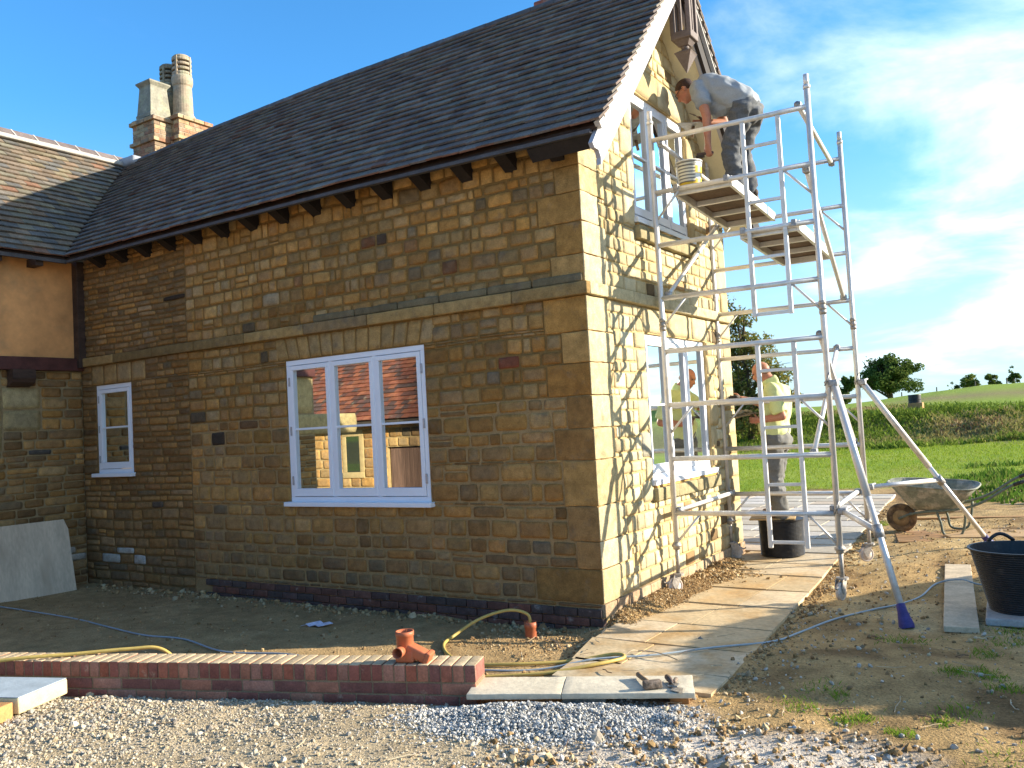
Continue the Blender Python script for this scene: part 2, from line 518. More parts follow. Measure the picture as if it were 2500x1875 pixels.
def build_path():
    mb = MB(); k = 0
    def slab(poly, z, t=0.05, col=(0.5, 0.4, 0.25)):
        nonlocal k
        k += 1
        c = Vector((sum(p[0] for p in poly) / len(poly), sum(p[1] for p in poly) / len(poly)))
        g = 0.007
        q = []
        for p in poly:
            d = (c - Vector(p)); q.append(tuple(Vector(p) + d.normalized() * g))
        # dense top so that it catches light unevenly
        mb.prism(q, t, Matrix.Translation((0, 0, z - t)), col)
    buff = [(0.50, 0.38, 0.22), (0.47, 0.36, 0.21), (0.52, 0.42, 0.27), (0.45, 0.33, 0.18), (0.54, 0.43, 0.28)]
    R = lambda y: np.interp(y, [-1.33, -0.30, 0.56, 1.87, 3.7, 8.29, 9.6], [1.379, 1.332, 1.263, 1.197, 1.064, 0.759, 0.69])
    zt = lambda y: 0.045 + 0.011 * max(y, 0)
    cuts = [-0.98, -0.40, 0.22, 0.95, 1.62, 2.3, 2.95, 3.62]
    slab([(0.305, -1.373), (1.379, -1.34), (1.368, -1.0), (0.245, -0.93)], zt(-1), col=buff[2])
    for a, b in zip(cuts[:-1], cuts[1:]):
        l0 = 0.235 if a < -0.9 else (0.12 if a < 0 else 0.06); l1 = 0.10 if b < 0.2 else 0.06
        m0 = random.uniform(0.5, 0.85); tl = random.uniform(-0.04, 0.04)
        slab([(l0, a), (m0, a + tl * 0.3), (m0 + 0.01, b + tl), (l1, b)], zt(a), col=random.choice(buff))
        slab([(m0, a + tl * 0.3), (R(a), a), (R(b), b), (m0 + 0.01, b + tl)], zt(a) + random.uniform(-0.003, 0.003), col=random.choice(buff))
    o = mb.build('path', mat('path_stone', attr=True, rough=0.85, n_scale=3.0, n_amt=0.14, n2_scale=26, n2_amt=0.18, bump=0.35, b_scale=30,
                             tint2=(0.40, 0.24, 0.09), t_scale=2.3, t_lo=0.47, t_hi=0.72, bdist=0.008))
    tag(o, 'buff stone flag path along the sunny gable wall', 'path', kind='structure')
    # patio of small rows behind the corner
    mb = MB()
    y = 3.63
    while y < 9.5:
        h = random.choice([0.42, 0.5, 0.58]); y2 = min(y + h, 9.62)
        x = -3.6 + random.uniform(0, 0.3)
        while x < R(y) - 0.05:
            w = random.choice([0.45, 0.6, 0.75, 0.9]); x2 = min(x + w, R(y))
            if x2 > R(y) - 0.2: x2 = R(y)
            if x2 - x > 0.08:
                c = np.array(random.choice([(0.50, 0.44, 0.34), (0.46, 0.42, 0.36), (0.52, 0.47, 0.40), (0.42, 0.36, 0.27), (0.48, 0.38, 0.27)]))
                mb.rbox((x + 0.006, y + 0.006, zt(y) - 0.05), (x2 - 0.006, y2 - 0.006, zt(y) + random.uniform(-0.002, 0.003)), 0.006, c, seg=2)
            x = x2
        y = y2
    o = mb.build('patio', mat('patio_stone', attr=True, rough=0.8, n_scale=4.0, n_amt=0.15, n2_scale=30, n2_amt=0.15, bump=0.3, b_scale=30, bdist=0.008))
    tag(o, 'pale patio of rectangular stone flags beyond the tower', 'patio', kind='structure')


build_path()


def surf_z(x, y):
    z = float(ground_z(x, y))
    if -1.37 < y < 9.6 and .06 + .26 * float(sstep(0.3, -1.37, y)) < x < float(np.interp(y, [-1.33, -0.30, 0.56, 1.87, 3.7, 8.29, 9.6], [1.379, 1.332, 1.263, 1.197, 1.064, 0.759, 0.69])):
        z = max(z, 0.048 + 0.011 * max(y, 0))
    return z


# ================================================================== masonry
ST_S = np.array([-1, -.965, -.72, -.36, 0, .36, .72, .965, 1.0])
ST_T = np.array([-1, -.93, -.55, 0, .55, .93, 1.0])
_S, _T = np.meshgrid(ST_S, ST_T, indexing='ij')
_i, _j = np.meshgrid(np.arange(8), np.arange(6), indexing='ij')
_i0 = (_i * 7 + _j).ravel()
ST_F = np.stack((_i0, _i0 + 7, _i0 + 8, _i0 + 1), 1)


def stone(mb, mp, u0, u1, v0, v1, joint, relief, rnd, col, seed, wob=0.0, flip=False):
    hw = max(0.008, (u1 - u0 - joint) / 2); hh = max(0.008, (v1 - v0 - joint) / 2)
    S, T = _S, _T
    k = 1 - rnd * (np.abs(S) ** 3) * (np.abs(T) ** 3)
    ex = 1 - 0.35 * rnd * np.abs(T) ** 4 * (1 if hw < 2 * hh else hh / hw * 2)
    U = (u0 + u1) / 2 + S * hw * k * ex
    V = (v0 + v1) / 2 + T * hh * k
    r = random.random
    U = U + (0.035 * hh) * vnoise(T * 1.7 + seed * 3.1, S * 1.3 + seed, 1) * (rnd * 6 + .4)
    V = V + (0.09 * hh) * vnoise(S * 1.9 + seed * 1.7, T * 1.1 + seed * 2.3, 2) * (rnd * 6 + .4)
    m = np.maximum(np.abs(S), np.abs(T))
    prof = 1 - m ** 16
    n = relief * prof + (S * (r() - .5) + T * (r() - .5)) * relief * 0.5 + relief * (r() - .5) * 0.5
    n = n + relief * 0.40 * vnoise(S * 1.6 + seed, T * 1.6 - seed, 4) * prof
    n = np.where(m > 0.99, -0.03, n); n = np.where((m > .88) & (m < .99), n * .82, n)
    if wob:
        wf = wob * np.clip((-U - 0.35) / 0.7, 0, 1)
        V = V + wf * (vnoise(U * 1.1, V * 1.5, 31) + 0.5 * vnoise(U * 2.7, V * 2.5, 32))
        U = U + wf * 0.6 * vnoise(U * 1.7 + 9, V * 1.9, 33)
    P = mp(U.ravel(), V.ravel(), n.ravel())
    c = np.asarray(col)[None] * (1 + 0.10 * vnoise(S * 2 + seed * 5, T * 2, 6).ravel()[:, None])
    # weathered grey heart, rustier rim
    g = (1 - m ** 3).ravel()[:, None] * random.uniform(0.0, 0.38)
    lum = c.mean(1, keepdims=True)
    c = c * (1 - g) + lum * np.array((1.10, 1.0, 0.72)) * g
    mb.add(P, ST_F[:, ::-1] if flip else ST_F, col=c)


def masonry(mb, mp, u0, u1, v0, v1, hr, wr, joint, relief, rnd, colf, holes=(), wob=0.012, split=0.14, flip=False,
            urange=None, over=None, vlev=None, bond=None):
    """courses of irregular stones in the rectangle, leaving the holes (u0,u1,v0,v1) free"""
    lv = sorted(set([v0, v1] + [z for h in holes for z in h[2:4] if v0 < z < v1] + list(vlev or [])))
    levels = [v0]
    for a, b in zip(lv[:-1], lv[1:]):
        k = max(1, int(round((b - a) / random.uniform(*hr))))
        w = np.array([random.uniform(0.75, 1.25) for _ in range(k)]); w = np.cumsum(w) / w.sum() * (b - a) + a
        levels += list(w)
    sd = random.randint(0, 9999)
    for a, b in zip(levels[:-1], levels[1:]):
        vm = (a + b) / 2
        segs = [(u0, u1)]
        if urange is not None: segs = [urange(a, b)]
        for h in holes:
            if h[2] < vm < h[3]:
                ns = []
                for s in segs:
                    if h[1] <= s[0] or h[0] >= s[1]: ns.append(s); continue
                    if h[0] > s[0]: ns.append((s[0], h[0]))
                    if h[1] < s[1]: ns.append((h[1], s[1]))
                segs = ns
        for s0, s1 in segs:
            if s1 - s0 < 0.03: continue
            u = s0
            while u < s1 - 1e-6:
                w = random.uniform(*wr) * (1.0 if random.random() < 0.8 else 0.6)
                if s1 - (u + w) < wr[0] * 0.7: w = s1 - u
                if w > wr[1] * 1.5: w = w / 2
                sd += 1
                cc = colf(u + w / 2, vm)
                if over:
                    for ou, ov, oc in over:
                        if u <= ou < u + w and a <= ov < b: cc = np.array(oc)
                if split and random.random() < split and (b - a) > 0.09 and w > 0.14:
                    f = random.uniform(0.35, 0.65); mvd = a + (b - a) * f
                    stone(mb, mp, u, u + w, a, mvd, joint * 0.9, relief, rnd, cc, sd, wob, flip)
                    stone(mb, mp, u, u + w, mvd, b, joint * 0.9, relief, rnd, colf(u, vm), sd + 5000, wob, flip)
                else:
                    stone(mb, mp, u, u + w, a, b, joint * random.uniform(0.8, 1.25), relief * random.uniform(0.7, 1.3), rnd, cc, sd, wob, flip)
                u += w


# ------------------------------------------------------------------ cottage numbers
LX = -7.305          # inner corner with the wing
GY = 3.56            # depth of the gable
AY = 1.78            # ridge line
VX = 0.40            # outer edge of the verge tiles
WX0, WX1, WZ0, WZ1 = -3.550, -1.707, 1.012, 2.471      # three light window
SX0, SX1, SZ0, SZ1 = -7.003, -6.255, 1.357, 2.459      # small window
GY0, GY1, GZ0, GZ1 = 1.128, 2.735, 1.060, 2.466        # lower gable window
UY0, UY1, UZ0, UZ1 = 1.093, 2.501, 3.500, 4.790        # upper gable window
STR0, STR1 = 2.715, 2.822                              # string course
EY, WTOP = -0.33, 4.10


def ridge_z(x): return float(np.interp(x, [-8.95, -6.8, -4.3, -1.2, 0.4], [6.08, 6.17, 6.225, 6.21, 6.19]))
def eave_z(x): return float(np.interp(x, [-7.0, -4.5, -2.3, 0.41], [4.045, 4.035, 4.02, 3.965]))


cottage = thing('cottage', (0, 0, 0), 'yellow sandstone cottage with dark clay tile roof and white casement windows', 'house')

long_map = lambda u, v, n: np.stack((u, -n, v), 1)
gable_map = lambda u, v, n: np.stack((n, u, v), 1)
wing_map = lambda u, v, n: np.stack((LX + n, u, v), 1)

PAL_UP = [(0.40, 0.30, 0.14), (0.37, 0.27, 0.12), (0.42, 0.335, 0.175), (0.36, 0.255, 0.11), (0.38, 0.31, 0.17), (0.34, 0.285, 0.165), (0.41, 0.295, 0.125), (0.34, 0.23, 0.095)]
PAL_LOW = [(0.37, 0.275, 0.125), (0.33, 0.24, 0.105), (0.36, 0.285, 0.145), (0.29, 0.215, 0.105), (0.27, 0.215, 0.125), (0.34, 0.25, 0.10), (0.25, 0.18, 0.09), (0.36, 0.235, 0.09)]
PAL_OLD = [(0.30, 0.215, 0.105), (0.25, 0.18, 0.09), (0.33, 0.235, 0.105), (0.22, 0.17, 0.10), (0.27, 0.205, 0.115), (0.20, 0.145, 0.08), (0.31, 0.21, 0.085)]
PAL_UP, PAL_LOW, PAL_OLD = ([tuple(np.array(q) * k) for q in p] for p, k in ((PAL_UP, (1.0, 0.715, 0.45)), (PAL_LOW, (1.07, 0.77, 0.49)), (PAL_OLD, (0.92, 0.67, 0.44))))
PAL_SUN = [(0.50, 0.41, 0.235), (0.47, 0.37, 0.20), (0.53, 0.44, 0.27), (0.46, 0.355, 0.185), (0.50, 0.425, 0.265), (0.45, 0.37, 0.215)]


def pal(p, dark=0.0):
    def f(u, v):
        c = np.array(p[random.randrange(len(p))]) * random.uniform(0.78, 1.18)
        q = random.random()
        if q < 0.03: c = np.array((0.34, 0.20, 0.085)) * random.uniform(0.8, 1.1)
        elif q < 0.055: c = np.array((0.18, 0.12, 0.06)) * random.uniform(0.8, 1.2)
        if dark is not None: c = c * (1 + 0.42 * float(fbm(u * .8 + 3, v * 1.1, 61, 3))) * (1 + np.array((.05, 0, -.08)) * float(vnoise(u * 1.7, v * 2.1, 62)))
        if v < 0.9 and dark:
            k = dark * float(sstep(1.0, 0.2, v)) * random.uniform(0.4, 1.2)
            c = c * (1 - 0.45 * k) + np.array((0.14, 0.115, 0.085)) * 0.35 * k
        return c
    return f


M_STONE = mat('sandstone', attr=True, rough=0.92, n_scale=14, n_amt=0.22, n2_scale=95, n2_amt=0.20, bump=0.55, b_scale=70, spec=0.15,
              tint2=(0.17, 0.13, 0.085), t_scale=5.5, t_lo=0.56, t_hi=0.80, bdist=0.012)
M_STONE_SUN = mat('dressed_sandstone', attr=True, rough=0.92, n_scale=9, n_amt=0.13, n2_scale=110, n2_amt=0.13, bump=0.55, b_scale=60, spec=0.15, bdist=0.012)
M_MORTAR = mat('lime_mortar', attr=True, rough=0.95, n_scale=11, n_amt=0.2, n2_scale=120, n2_amt=0.22, bump=0.6, b_scale=120, spec=0.1)
M_WHITE = mat('white_paint', (0.80, 0.81, 0.84), rough=0.42, n_scale=5, n_amt=0.03, n2_amt=0.0, bump=0.03, spec=0.4)
M_GREYWOOD = mat('primed_board', (0.40, 0.39, 0.415), rough=0.6, n_scale=6, n_amt=0.06, n2_amt=0.04, bump=0.1)
M_DARKWOOD = mat('dark_oak', (0.055, 0.032, 0.022), rough=0.7, n_scale=9, n_amt=0.35, n2_scale=50, n2_amt=0.2, bump=0.4, b_scale=40, stretch=(1, 0.25, 1))
M_GLASS = glass_mat('window_glass', lo=0.20, hi=0.95)

OVER_LONG = [(-0.74, 2.23, (0.21, 0.062, 0.030)), (-4.62, 1.68, (0.055, 0.038, 0.026)), (-1.31, 3.12, (0.17, 0.075, 0.032)), (-2.39, 3.55, (0.17, 0.075, 0.035)),
             (-2.21, 3.56, (0.08, 0.05, 0.032)), (-0.9, 3.09, (0.26, 0.14, 0.05)), (-4.93, 1.99, (0.11, 0.075, 0.042)), (-4.18, 1.8, (0.15, 0.08, 0.035)),
             (-5.16, 3.36, (0.05, 0.033, 0.022)), (-3.6, 3.06, (0.36, 0.25, 0.13)), (-1.75, 3.36, (0.26, 0.13, 0.05)), (-3.34, 3.28, (0.28, 0.14, 0.055)),
             (-5.7, 1.54, (0.22, 0.12, 0.045)), (-0.95, 2.07, (0.19, 0.135, 0.08)), (-6.31, 0.36, (0.42, 0.40, 0.37)), (-6.6, 0.42, (0.42, 0.40, 0.36)),
             (-6.9, 0.34, (0.36, 0.34, 0.30)), (-6.1, 0.30, (0.38, 0.35, 0.31)), (-5.85, 1.20, (0.25, 0.12, 0.04)), (-5.9, 0.98, (0.10, 0.07, 0.05))]
QU_Z = [0.20, 0.475, 0.70, 0.985, 1.36, 1.62, 1.89, 2.16, 2.42, 2.715]
QU_Z2 = [2.822, 3.06, 3.33, 3.58, 3.80, 3.965]
QW_L = [0.62, 0.21, 0.28, 0.30, 0.36, 0.23, 0.40, 0.24, 0.40, 0.30, 0.24, 0.40, 0.22, 0.36, 0.60]
QW_G = [0.34, 0.52, 0.40, 0.50, 0.36, 0.52, 0.36, 0.46, 0.36, 0.40, 0.42, 0.30, 0.44, 0.32, 0.30]


def build_walls():
    holesL = [(WX0, WX1, WZ0, WZ1), (SX0, SX1, SZ0, SZ1)]
    arch = (WX0 - 0.10, WX1 + 0.10, WZ1, STR0)
    lint = (SX0 - 0.08, SX1 + 0.30, SZ1, STR0)
    mb = MB()
    # quoin strips kept free at the corner
    qh = []
    zz = list(zip(QU_Z[:-1], QU_Z[1:])) + list(zip(QU_Z2[:-1], QU_Z2[1:]))
    for (a, b), w in zip(zz, QW_L): qh.append((-w, 0.3, a, b))
    qvl = QU_Z + QU_Z2
    Bx = -5.15
    # upper wall
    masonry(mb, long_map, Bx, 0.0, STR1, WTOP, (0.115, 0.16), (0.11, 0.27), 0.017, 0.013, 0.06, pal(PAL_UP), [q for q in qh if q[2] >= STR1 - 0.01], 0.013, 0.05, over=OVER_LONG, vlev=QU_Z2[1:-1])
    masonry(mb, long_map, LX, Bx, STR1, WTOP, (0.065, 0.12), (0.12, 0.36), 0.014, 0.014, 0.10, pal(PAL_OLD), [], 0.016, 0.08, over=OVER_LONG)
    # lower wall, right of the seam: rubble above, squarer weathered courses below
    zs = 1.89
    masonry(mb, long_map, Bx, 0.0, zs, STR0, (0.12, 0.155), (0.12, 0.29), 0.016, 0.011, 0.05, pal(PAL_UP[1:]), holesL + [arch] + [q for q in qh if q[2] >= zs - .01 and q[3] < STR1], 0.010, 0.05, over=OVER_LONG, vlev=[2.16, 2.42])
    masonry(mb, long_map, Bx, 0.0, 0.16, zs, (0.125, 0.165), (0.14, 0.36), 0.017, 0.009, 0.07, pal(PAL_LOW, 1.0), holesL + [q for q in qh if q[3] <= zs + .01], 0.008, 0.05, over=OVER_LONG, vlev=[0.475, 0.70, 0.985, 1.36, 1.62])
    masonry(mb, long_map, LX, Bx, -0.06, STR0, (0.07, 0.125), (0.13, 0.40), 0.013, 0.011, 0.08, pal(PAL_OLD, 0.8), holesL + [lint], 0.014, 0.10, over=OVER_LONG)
    # flat arch of voussoirs over the window, lintel stones over the small one
    n = 13; sp = np.linspace(arch[0], arch[1], n + 1)
    for k in range(n):
        mid = (k + .5 - n / 2) / (n / 2)
        def amap(u, v, nn, mid=mid): return np.stack((u + (v - WZ1) * 0.28 * mid, -nn, v), 1)
        stone(mb, amap, sp[k], sp[k + 1], WZ1 + .004, STR0, 0.008, 0.008, 0.02, np.array((0.37, 0.23, 0.085)) * random.uniform(.85, 1.08), 700 + k)
    u = lint[0]
    for w in (0.26, 0.28, 0.30, 0.29): stone(mb, long_map, u, min(u + w, lint[1]), SZ1, STR0, 0.012, 0.010, 0.04, np.array((0.37, 0.225, 0.085)) * random.uniform(.85, 1.05), 800 + int(u * 10)); u += w
    mb.build('wall', M_STONE, cottage, smooth=True)

    # gable
    mb = MB()
    qg = [(-0.3, w, a, b) for (a, b), w in zip(zz, QW_G)]
    fq = []
    z = 0.2; k = 0
    far_blocks = []
    while z < STR0 - 0.1:
        h = random.uniform(0.22, 0.32); z2 = min(z + h, STR0)
        if STR0 - z2 < 0.12: z2 = STR0
        w = (0.28, 0.46)[k % 2]; far_blocks.append((GY - w, GY, z, z2)); k += 1; z = z2
    z = STR1
    while z < 3.75:
        z2 = z + random.uniform(0.2, 0.3); w = (0.26, 0.40)[k % 2]; far_blocks.append((GY - w, GY, z, z2)); k += 1; z = z2
    jambs = []
    z = GZ0 - 0.15; k = 0
    while z < GZ1 - 0.05:
        z2 = min(z + random.uniform(0.2, 0.32), GZ1 + 0.0); w = (0.24, 0.15, 0.20)[k % 3]
        jambs += [(GY0 - w, GY0, z, z2), (GY1, GY1 + (0.16, 0.24)[k % 2], z, z2)]; k += 1; z = z2
    z = UZ0 - 0.05; k = 0
    while z < UZ1 - 0.05:
        z2 = min(z + random.uniform(0.24, 0.34), UZ1); w = (0.26, 0.14)[k % 2]
        jambs += [(UY0 - w, UY0, z, z2), (UY1, UY1 + (0.12, 0.2)[k % 2], z, z2)]; k += 1; z = z2
    lintels = [(GY0 - 0.02, GY0 + 0.57, GZ1, STR0), (GY0 + 0.57, GY0 + 1.22, GZ1, STR0), (GY0 + 1.22, GY1 + 0.06, GZ1, STR0),
               (UY0 - 0.05, UY0 + 0.72, UZ1, UZ1 + 0.30), (UY0 + 0.72, UY1 + 0.05, UZ1, UZ1 + 0.30)]
    sills = [(GY0 - 0.04, GY1 + 0.05, GZ0 - 0.15, GZ0), (UY0 - 0.04, UY1 + 0.05, UZ0 - 0.16, UZ0)]
    wins = [(GY0, GY1, GZ0, GZ1), (UY0, UY1, UZ0, UZ1)]
    hs = wins + jambs + lintels + sills + qg + far_blocks
    hole_rect = (0.60, 0.74, 0.40, 0.50)
    lowh = [h for h in hs if h[2] < STR0]; uph = [h for h in hs if h[2] >= STR1 - .01]
    # simplified level list: courses of their own, stones trimmed where a block stands
    def trimmed(u0, u1, v0, v1, hr, wr, joint, relief, rnd, pf, holes, urange=None):
        lv = [v0]
        while lv[-1] < v1 - 0.06:
            lv.append(min(v1, lv[-1] + random.uniform(*hr)))
        lv[-1] = v1
        sd = random.randint(0, 999)
        for a, b in zip(lv[:-1], lv[1:]):
            s0, s1 = urange(a, b) if urange else (u0, u1)
            u = s0
            while u < s1 - 0.02:
                w = random.uniform(*wr); x2 = min(u + w, s1)
                if s1 - x2 < wr[0] * .6: x2 = s1
                sd += 1
                # clip against blocks
                pieces = [(u, x2, a, b)]
                for h in holes:
                    np_ = []
                    for p in pieces:
                        if h[1] <= p[0] or h[0] >= p[1] or h[3] <= p[2] or h[2] >= p[3]: np_.append(p); continue
                        if h[0] > p[0] + .03: np_.append((p[0], h[0], p[2], p[3]))
                        if h[1] < p[1] - .03: np_.append((h[1], p[1], p[2], p[3]))
                        c0, c1 = max(p[0], h[0]), min(p[1], h[1])
                        if h[2] > p[2] + .025 and c1 - c0 > .03: np_.append((c0, c1, p[2], h[2]))
                        if h[3] < p[3] - .025 and c1 - c0 > .03: np_.append((c0, c1, h[3], p[3]))
                    pieces = np_
                for i, p in enumerate(pieces):
                    if p[1] - p[0] > .025 and p[3] - p[2] > .02:
                        stone(mb, gable_map, *p, joint * random.uniform(.8, 1.2), relief * random.uniform(.5, 1.5), rnd, pf(u, a), sd + i * 777, 0.0, False)
                u = x2
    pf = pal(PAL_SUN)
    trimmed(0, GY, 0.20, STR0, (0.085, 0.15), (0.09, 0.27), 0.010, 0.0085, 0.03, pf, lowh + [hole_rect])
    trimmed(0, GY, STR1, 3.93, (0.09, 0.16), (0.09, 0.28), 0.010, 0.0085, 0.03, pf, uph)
    def tri(a, b):
        hw = (ridge_z(0) - 0.16 - b) / 1.043
        return (max(0.0, AY - hw), min(GY, AY + hw))
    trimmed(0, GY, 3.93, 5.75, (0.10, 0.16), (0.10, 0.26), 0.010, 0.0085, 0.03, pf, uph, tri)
    for i, h in enumerate(jambs + lintels + far_blocks):
        c = np.array(PAL_SUN[i % len(PAL_SUN)]) * random.uniform(.9, 1.06)
        if i in (1, 4): c = np.array((0.36, 0.33, 0.25))
        stone(mb, gable_map, *h, 0.007, 0.016 if i < len(jambs) else 0.012, 0.02, c, 300 + i)
    mb.box((-.03, .60, .40), (-.0025, .74, .50), (0.035, 0.02, 0.012))  # dark box painted for the shaded hollow of a missing stone
    mb.build('gable_wall', M_STONE_SUN, cottage, smooth=True)

    # quoin blocks wrap the corner
    mb = MB()
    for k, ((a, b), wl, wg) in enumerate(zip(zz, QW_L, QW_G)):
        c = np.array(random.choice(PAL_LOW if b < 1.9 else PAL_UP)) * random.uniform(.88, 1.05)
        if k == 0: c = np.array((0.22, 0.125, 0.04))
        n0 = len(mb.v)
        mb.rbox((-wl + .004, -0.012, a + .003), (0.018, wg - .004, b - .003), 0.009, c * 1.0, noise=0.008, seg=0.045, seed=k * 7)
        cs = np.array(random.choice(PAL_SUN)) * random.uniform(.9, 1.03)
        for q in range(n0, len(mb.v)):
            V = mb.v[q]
            mb.c[q] = np.where((V[:, 0] > .010)[:, None], cs * (1 + .07 * vnoise(V[:, 1] * 9, V[:, 2] * 9, 4))[:, None], c * (1 + .16 * vnoise(V[:, 0] * 6, V[:, 2] * 7, k) + .1 * vnoise(V[:, 0] * 19, V[:, 2] * 23, k))[:, None])  # sun and shade put into the colour: pale gable faces, darker front faces
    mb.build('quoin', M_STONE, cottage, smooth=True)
    # far corner blocks stand proud on the back edge
    # string course on the long wall and the gable, each stone its own length
    mb = MB(); u = LX + 0.03; k = 0
    while u < 0.04:
        w = random.uniform(0.55, 0.95); u2 = min(u + w, 0.052)
        if 0.052 - u2 < 0.3: u2 = 0.052
        c = np.array(random.choice([(0.33, 0.215, 0.085), (0.28, 0.18, 0.07), (0.24, 0.16, 0.075), (0.35, 0.225, 0.085)])) * random.uniform(.9, 1.08)
        if -6.6 < u < -4.9: c = c * 0.72
        mb.rbox((u + .003, -0.055, STR0), (u2 - .003, 0.10, STR1), 0.012, c, noise=0.004, seg=0.08, seed=k); k += 1; u = u2
    # a sloping, darker weathering course above part of it
    u = -3.1
    while u < -0.02:
        w = random.uniform(0.4, 0.8); u2 = min(u + w, 0.0)
        mb.rbox((u + .004, -0.034, STR1 + .003), (u2 - .004, 0.05, STR1 + 0.075), 0.016, np.array((0.17, 0.135, 0.075)) * random.uniform(.85, 1.2), noise=0.006, seg=0.08, seed=k); k += 1; u = u2
    u = -0.0
    v = 0.0
    while v < GY:
        w = random.uniform(0.5, 0.85); v2 = min(v + w, GY + 0.05)
        if GY - v2 < 0.3: v2 = GY + 0.05
        mb.rbox((-0.1, v + .003, STR0 + .001), (0.0545, v2 - .003, STR1 - .001), 0.012, np.array(random.choice(PAL_SUN)) * random.uniform(.85, 1.0), noise=0.005, seg=0.08, seed=k); k += 1; v = v2
    mb.build('string_course', M_STONE, cottage, smooth=True)

    # mortar body with the openings left out
    mb = MB()
    def rects(u0, u1, v0, v1, holes, fn):
        us = sorted(set([u0, u1] + [q for h in holes for q in h[:2] if u0 < q < u1])); vs = sorted(set([v0, v1] + [q for h in holes for q in h[2:] if v0 < q < v1]))
        for a, b in zip(us[:-1], us[1:]):
            for c, d in zip(vs[:-1], vs[1:]):
                if any(h[0] < (a + b) / 2 < h[1] and h[2] < (c + d) / 2 < h[3] for h in holes): continue
                fn(a, b, c, d)
    T = 0.32
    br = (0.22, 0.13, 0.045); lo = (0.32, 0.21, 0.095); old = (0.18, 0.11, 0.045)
    def fl(a, b, c, d):
        col = br if c >= 1.88 else lo
        if b <= Bx + .01: col = old
        mb.box((a, 0.002, c), (b, T, d), col)
    rects(LX - .25, -0.004, -0.25, 4.27, holesL + [(Bx, Bx, 1.89, 1.89)], fl)
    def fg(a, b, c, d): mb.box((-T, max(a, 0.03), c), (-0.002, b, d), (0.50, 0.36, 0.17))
    rects(0.004, GY, -0.25, 3.93, [h for h in [(GY0, GY1, GZ0, GZ1), (UY0, UY1, UZ0, UZ1)]], fg)
    Mg = Matrix(((0, 0, 1, -T), (1, 0, 0, 0), (0, 1, 0, 0), (0, 0, 0, 1)))
    zr = ridge_z(0) - 0.10
    yl = lambda z: AY - (zr - z) / 1.043
    yr = lambda z: AY + (zr - z) / 1.043
    for poly in ([(0.004, 3.93), (UY0, 3.93), (UY0, 4.79), (yl(4.79), 4.79)], [(UY1, 3.93), (GY, 3.93), (yr(4.79), 4.79), (UY1, 4.79)], [(yl(4.79), 4.79), (yr(4.79), 4.79), (AY, zr)]):
        mb.prism(poly, T - 0.002, Mg, (0.50, 0.36, 0.17))
    # back and inner closing walls
    mb.box((LX, GY - 0.3, -0.3), (-T, GY - 0.002, 4.1), br)
    mb.build('mortar', M_MORTAR, cottage)

    # brick plinth under the stone, long side then gable
    mb = MB()
    for row, (z0, z1) in enumerate(((-0.055, 0.010), (0.017, 0.082), (0.090, 0.155))):
        u = -4.95 + (0.11 if row % 2 else 0)
        while u < -0.01:
            u2 = min(u + 0.215, 0.0)
            c = np.array(random.choice([(0.14, 0.065, 0.045), (0.10, 0.06, 0.05), (0.17, 0.07, 0.045), (0.085, 0.06, 0.05)])) * random.uniform(.8, 1.15)
            if u2 - u > 0.04: mb.rbox((u, -0.022, z0), (u2, 0.05, z1), 0.006, c, noise=0.003, seg=0.1, seed=row * 50 + int(u * 9))
            u += 0.225
        y = 0.0 + (0.11 if row % 2 else 0)
        while y < GY - .05:
            c = np.array(random.choice([(0.38, 0.27, 0.16), (0.33, 0.22, 0.13), (0.42, 0.31, 0.19)])) * random.uniform(.85, 1.1)
            mb.rbox((-0.05, y, z0 + .001), (0.020, min(y + .215, GY), z1 + .04 * (row == 2) + .001), 0.006, c, noise=0.004, seg=0.1, seed=row * 70 + int(y * 9))
            y += 0.225
    mb.build('plinth', mat('old_brick', attr=True, rough=0.9, n_scale=16, n_amt=0.3, n2_scale=90, n2_amt=0.25, bump=0.5, b_scale=80,
                           tint2=(0.36, 0.32, 0.27), t_scale=9, t_lo=0.62, t_hi=0.78), cottage, smooth=True)
    # stone sills of the gable windows
    for (y0, y1, z0, z1) in sills:
        mb = MB()
        y = y0
        for w in (0.5, 0.5, 0.52, 0.4):
            y2 = min(y + w, y1)
            if y2 - y > .05: mb.rbox((-0.1, y + .001, z0), (0.065, y2 - .001, z1 - 0.03), 0.014, np.array((0.32, 0.27, 0.15)) * random.uniform(.85, 1.1), noise=0.008, seg=0.07, seed=int(y * 30))
            y = y2
        o = mb.build('stone_sill', M_STONE, cottage, smooth=True)
        mb = MB(); mb.rbox((-.02, y0 + .03, z1 - .034), (.042, y1 - .03, z1 - .008), .010, (0.55, 0.30, 0.09), noise=.02, seg=.03, seed=4)
        mb.build('sill_mortar', mat('wet_mortar', attr=True, rough=0.9, bump=0.5, b_scale=90), o, smooth=True)


build_walls()


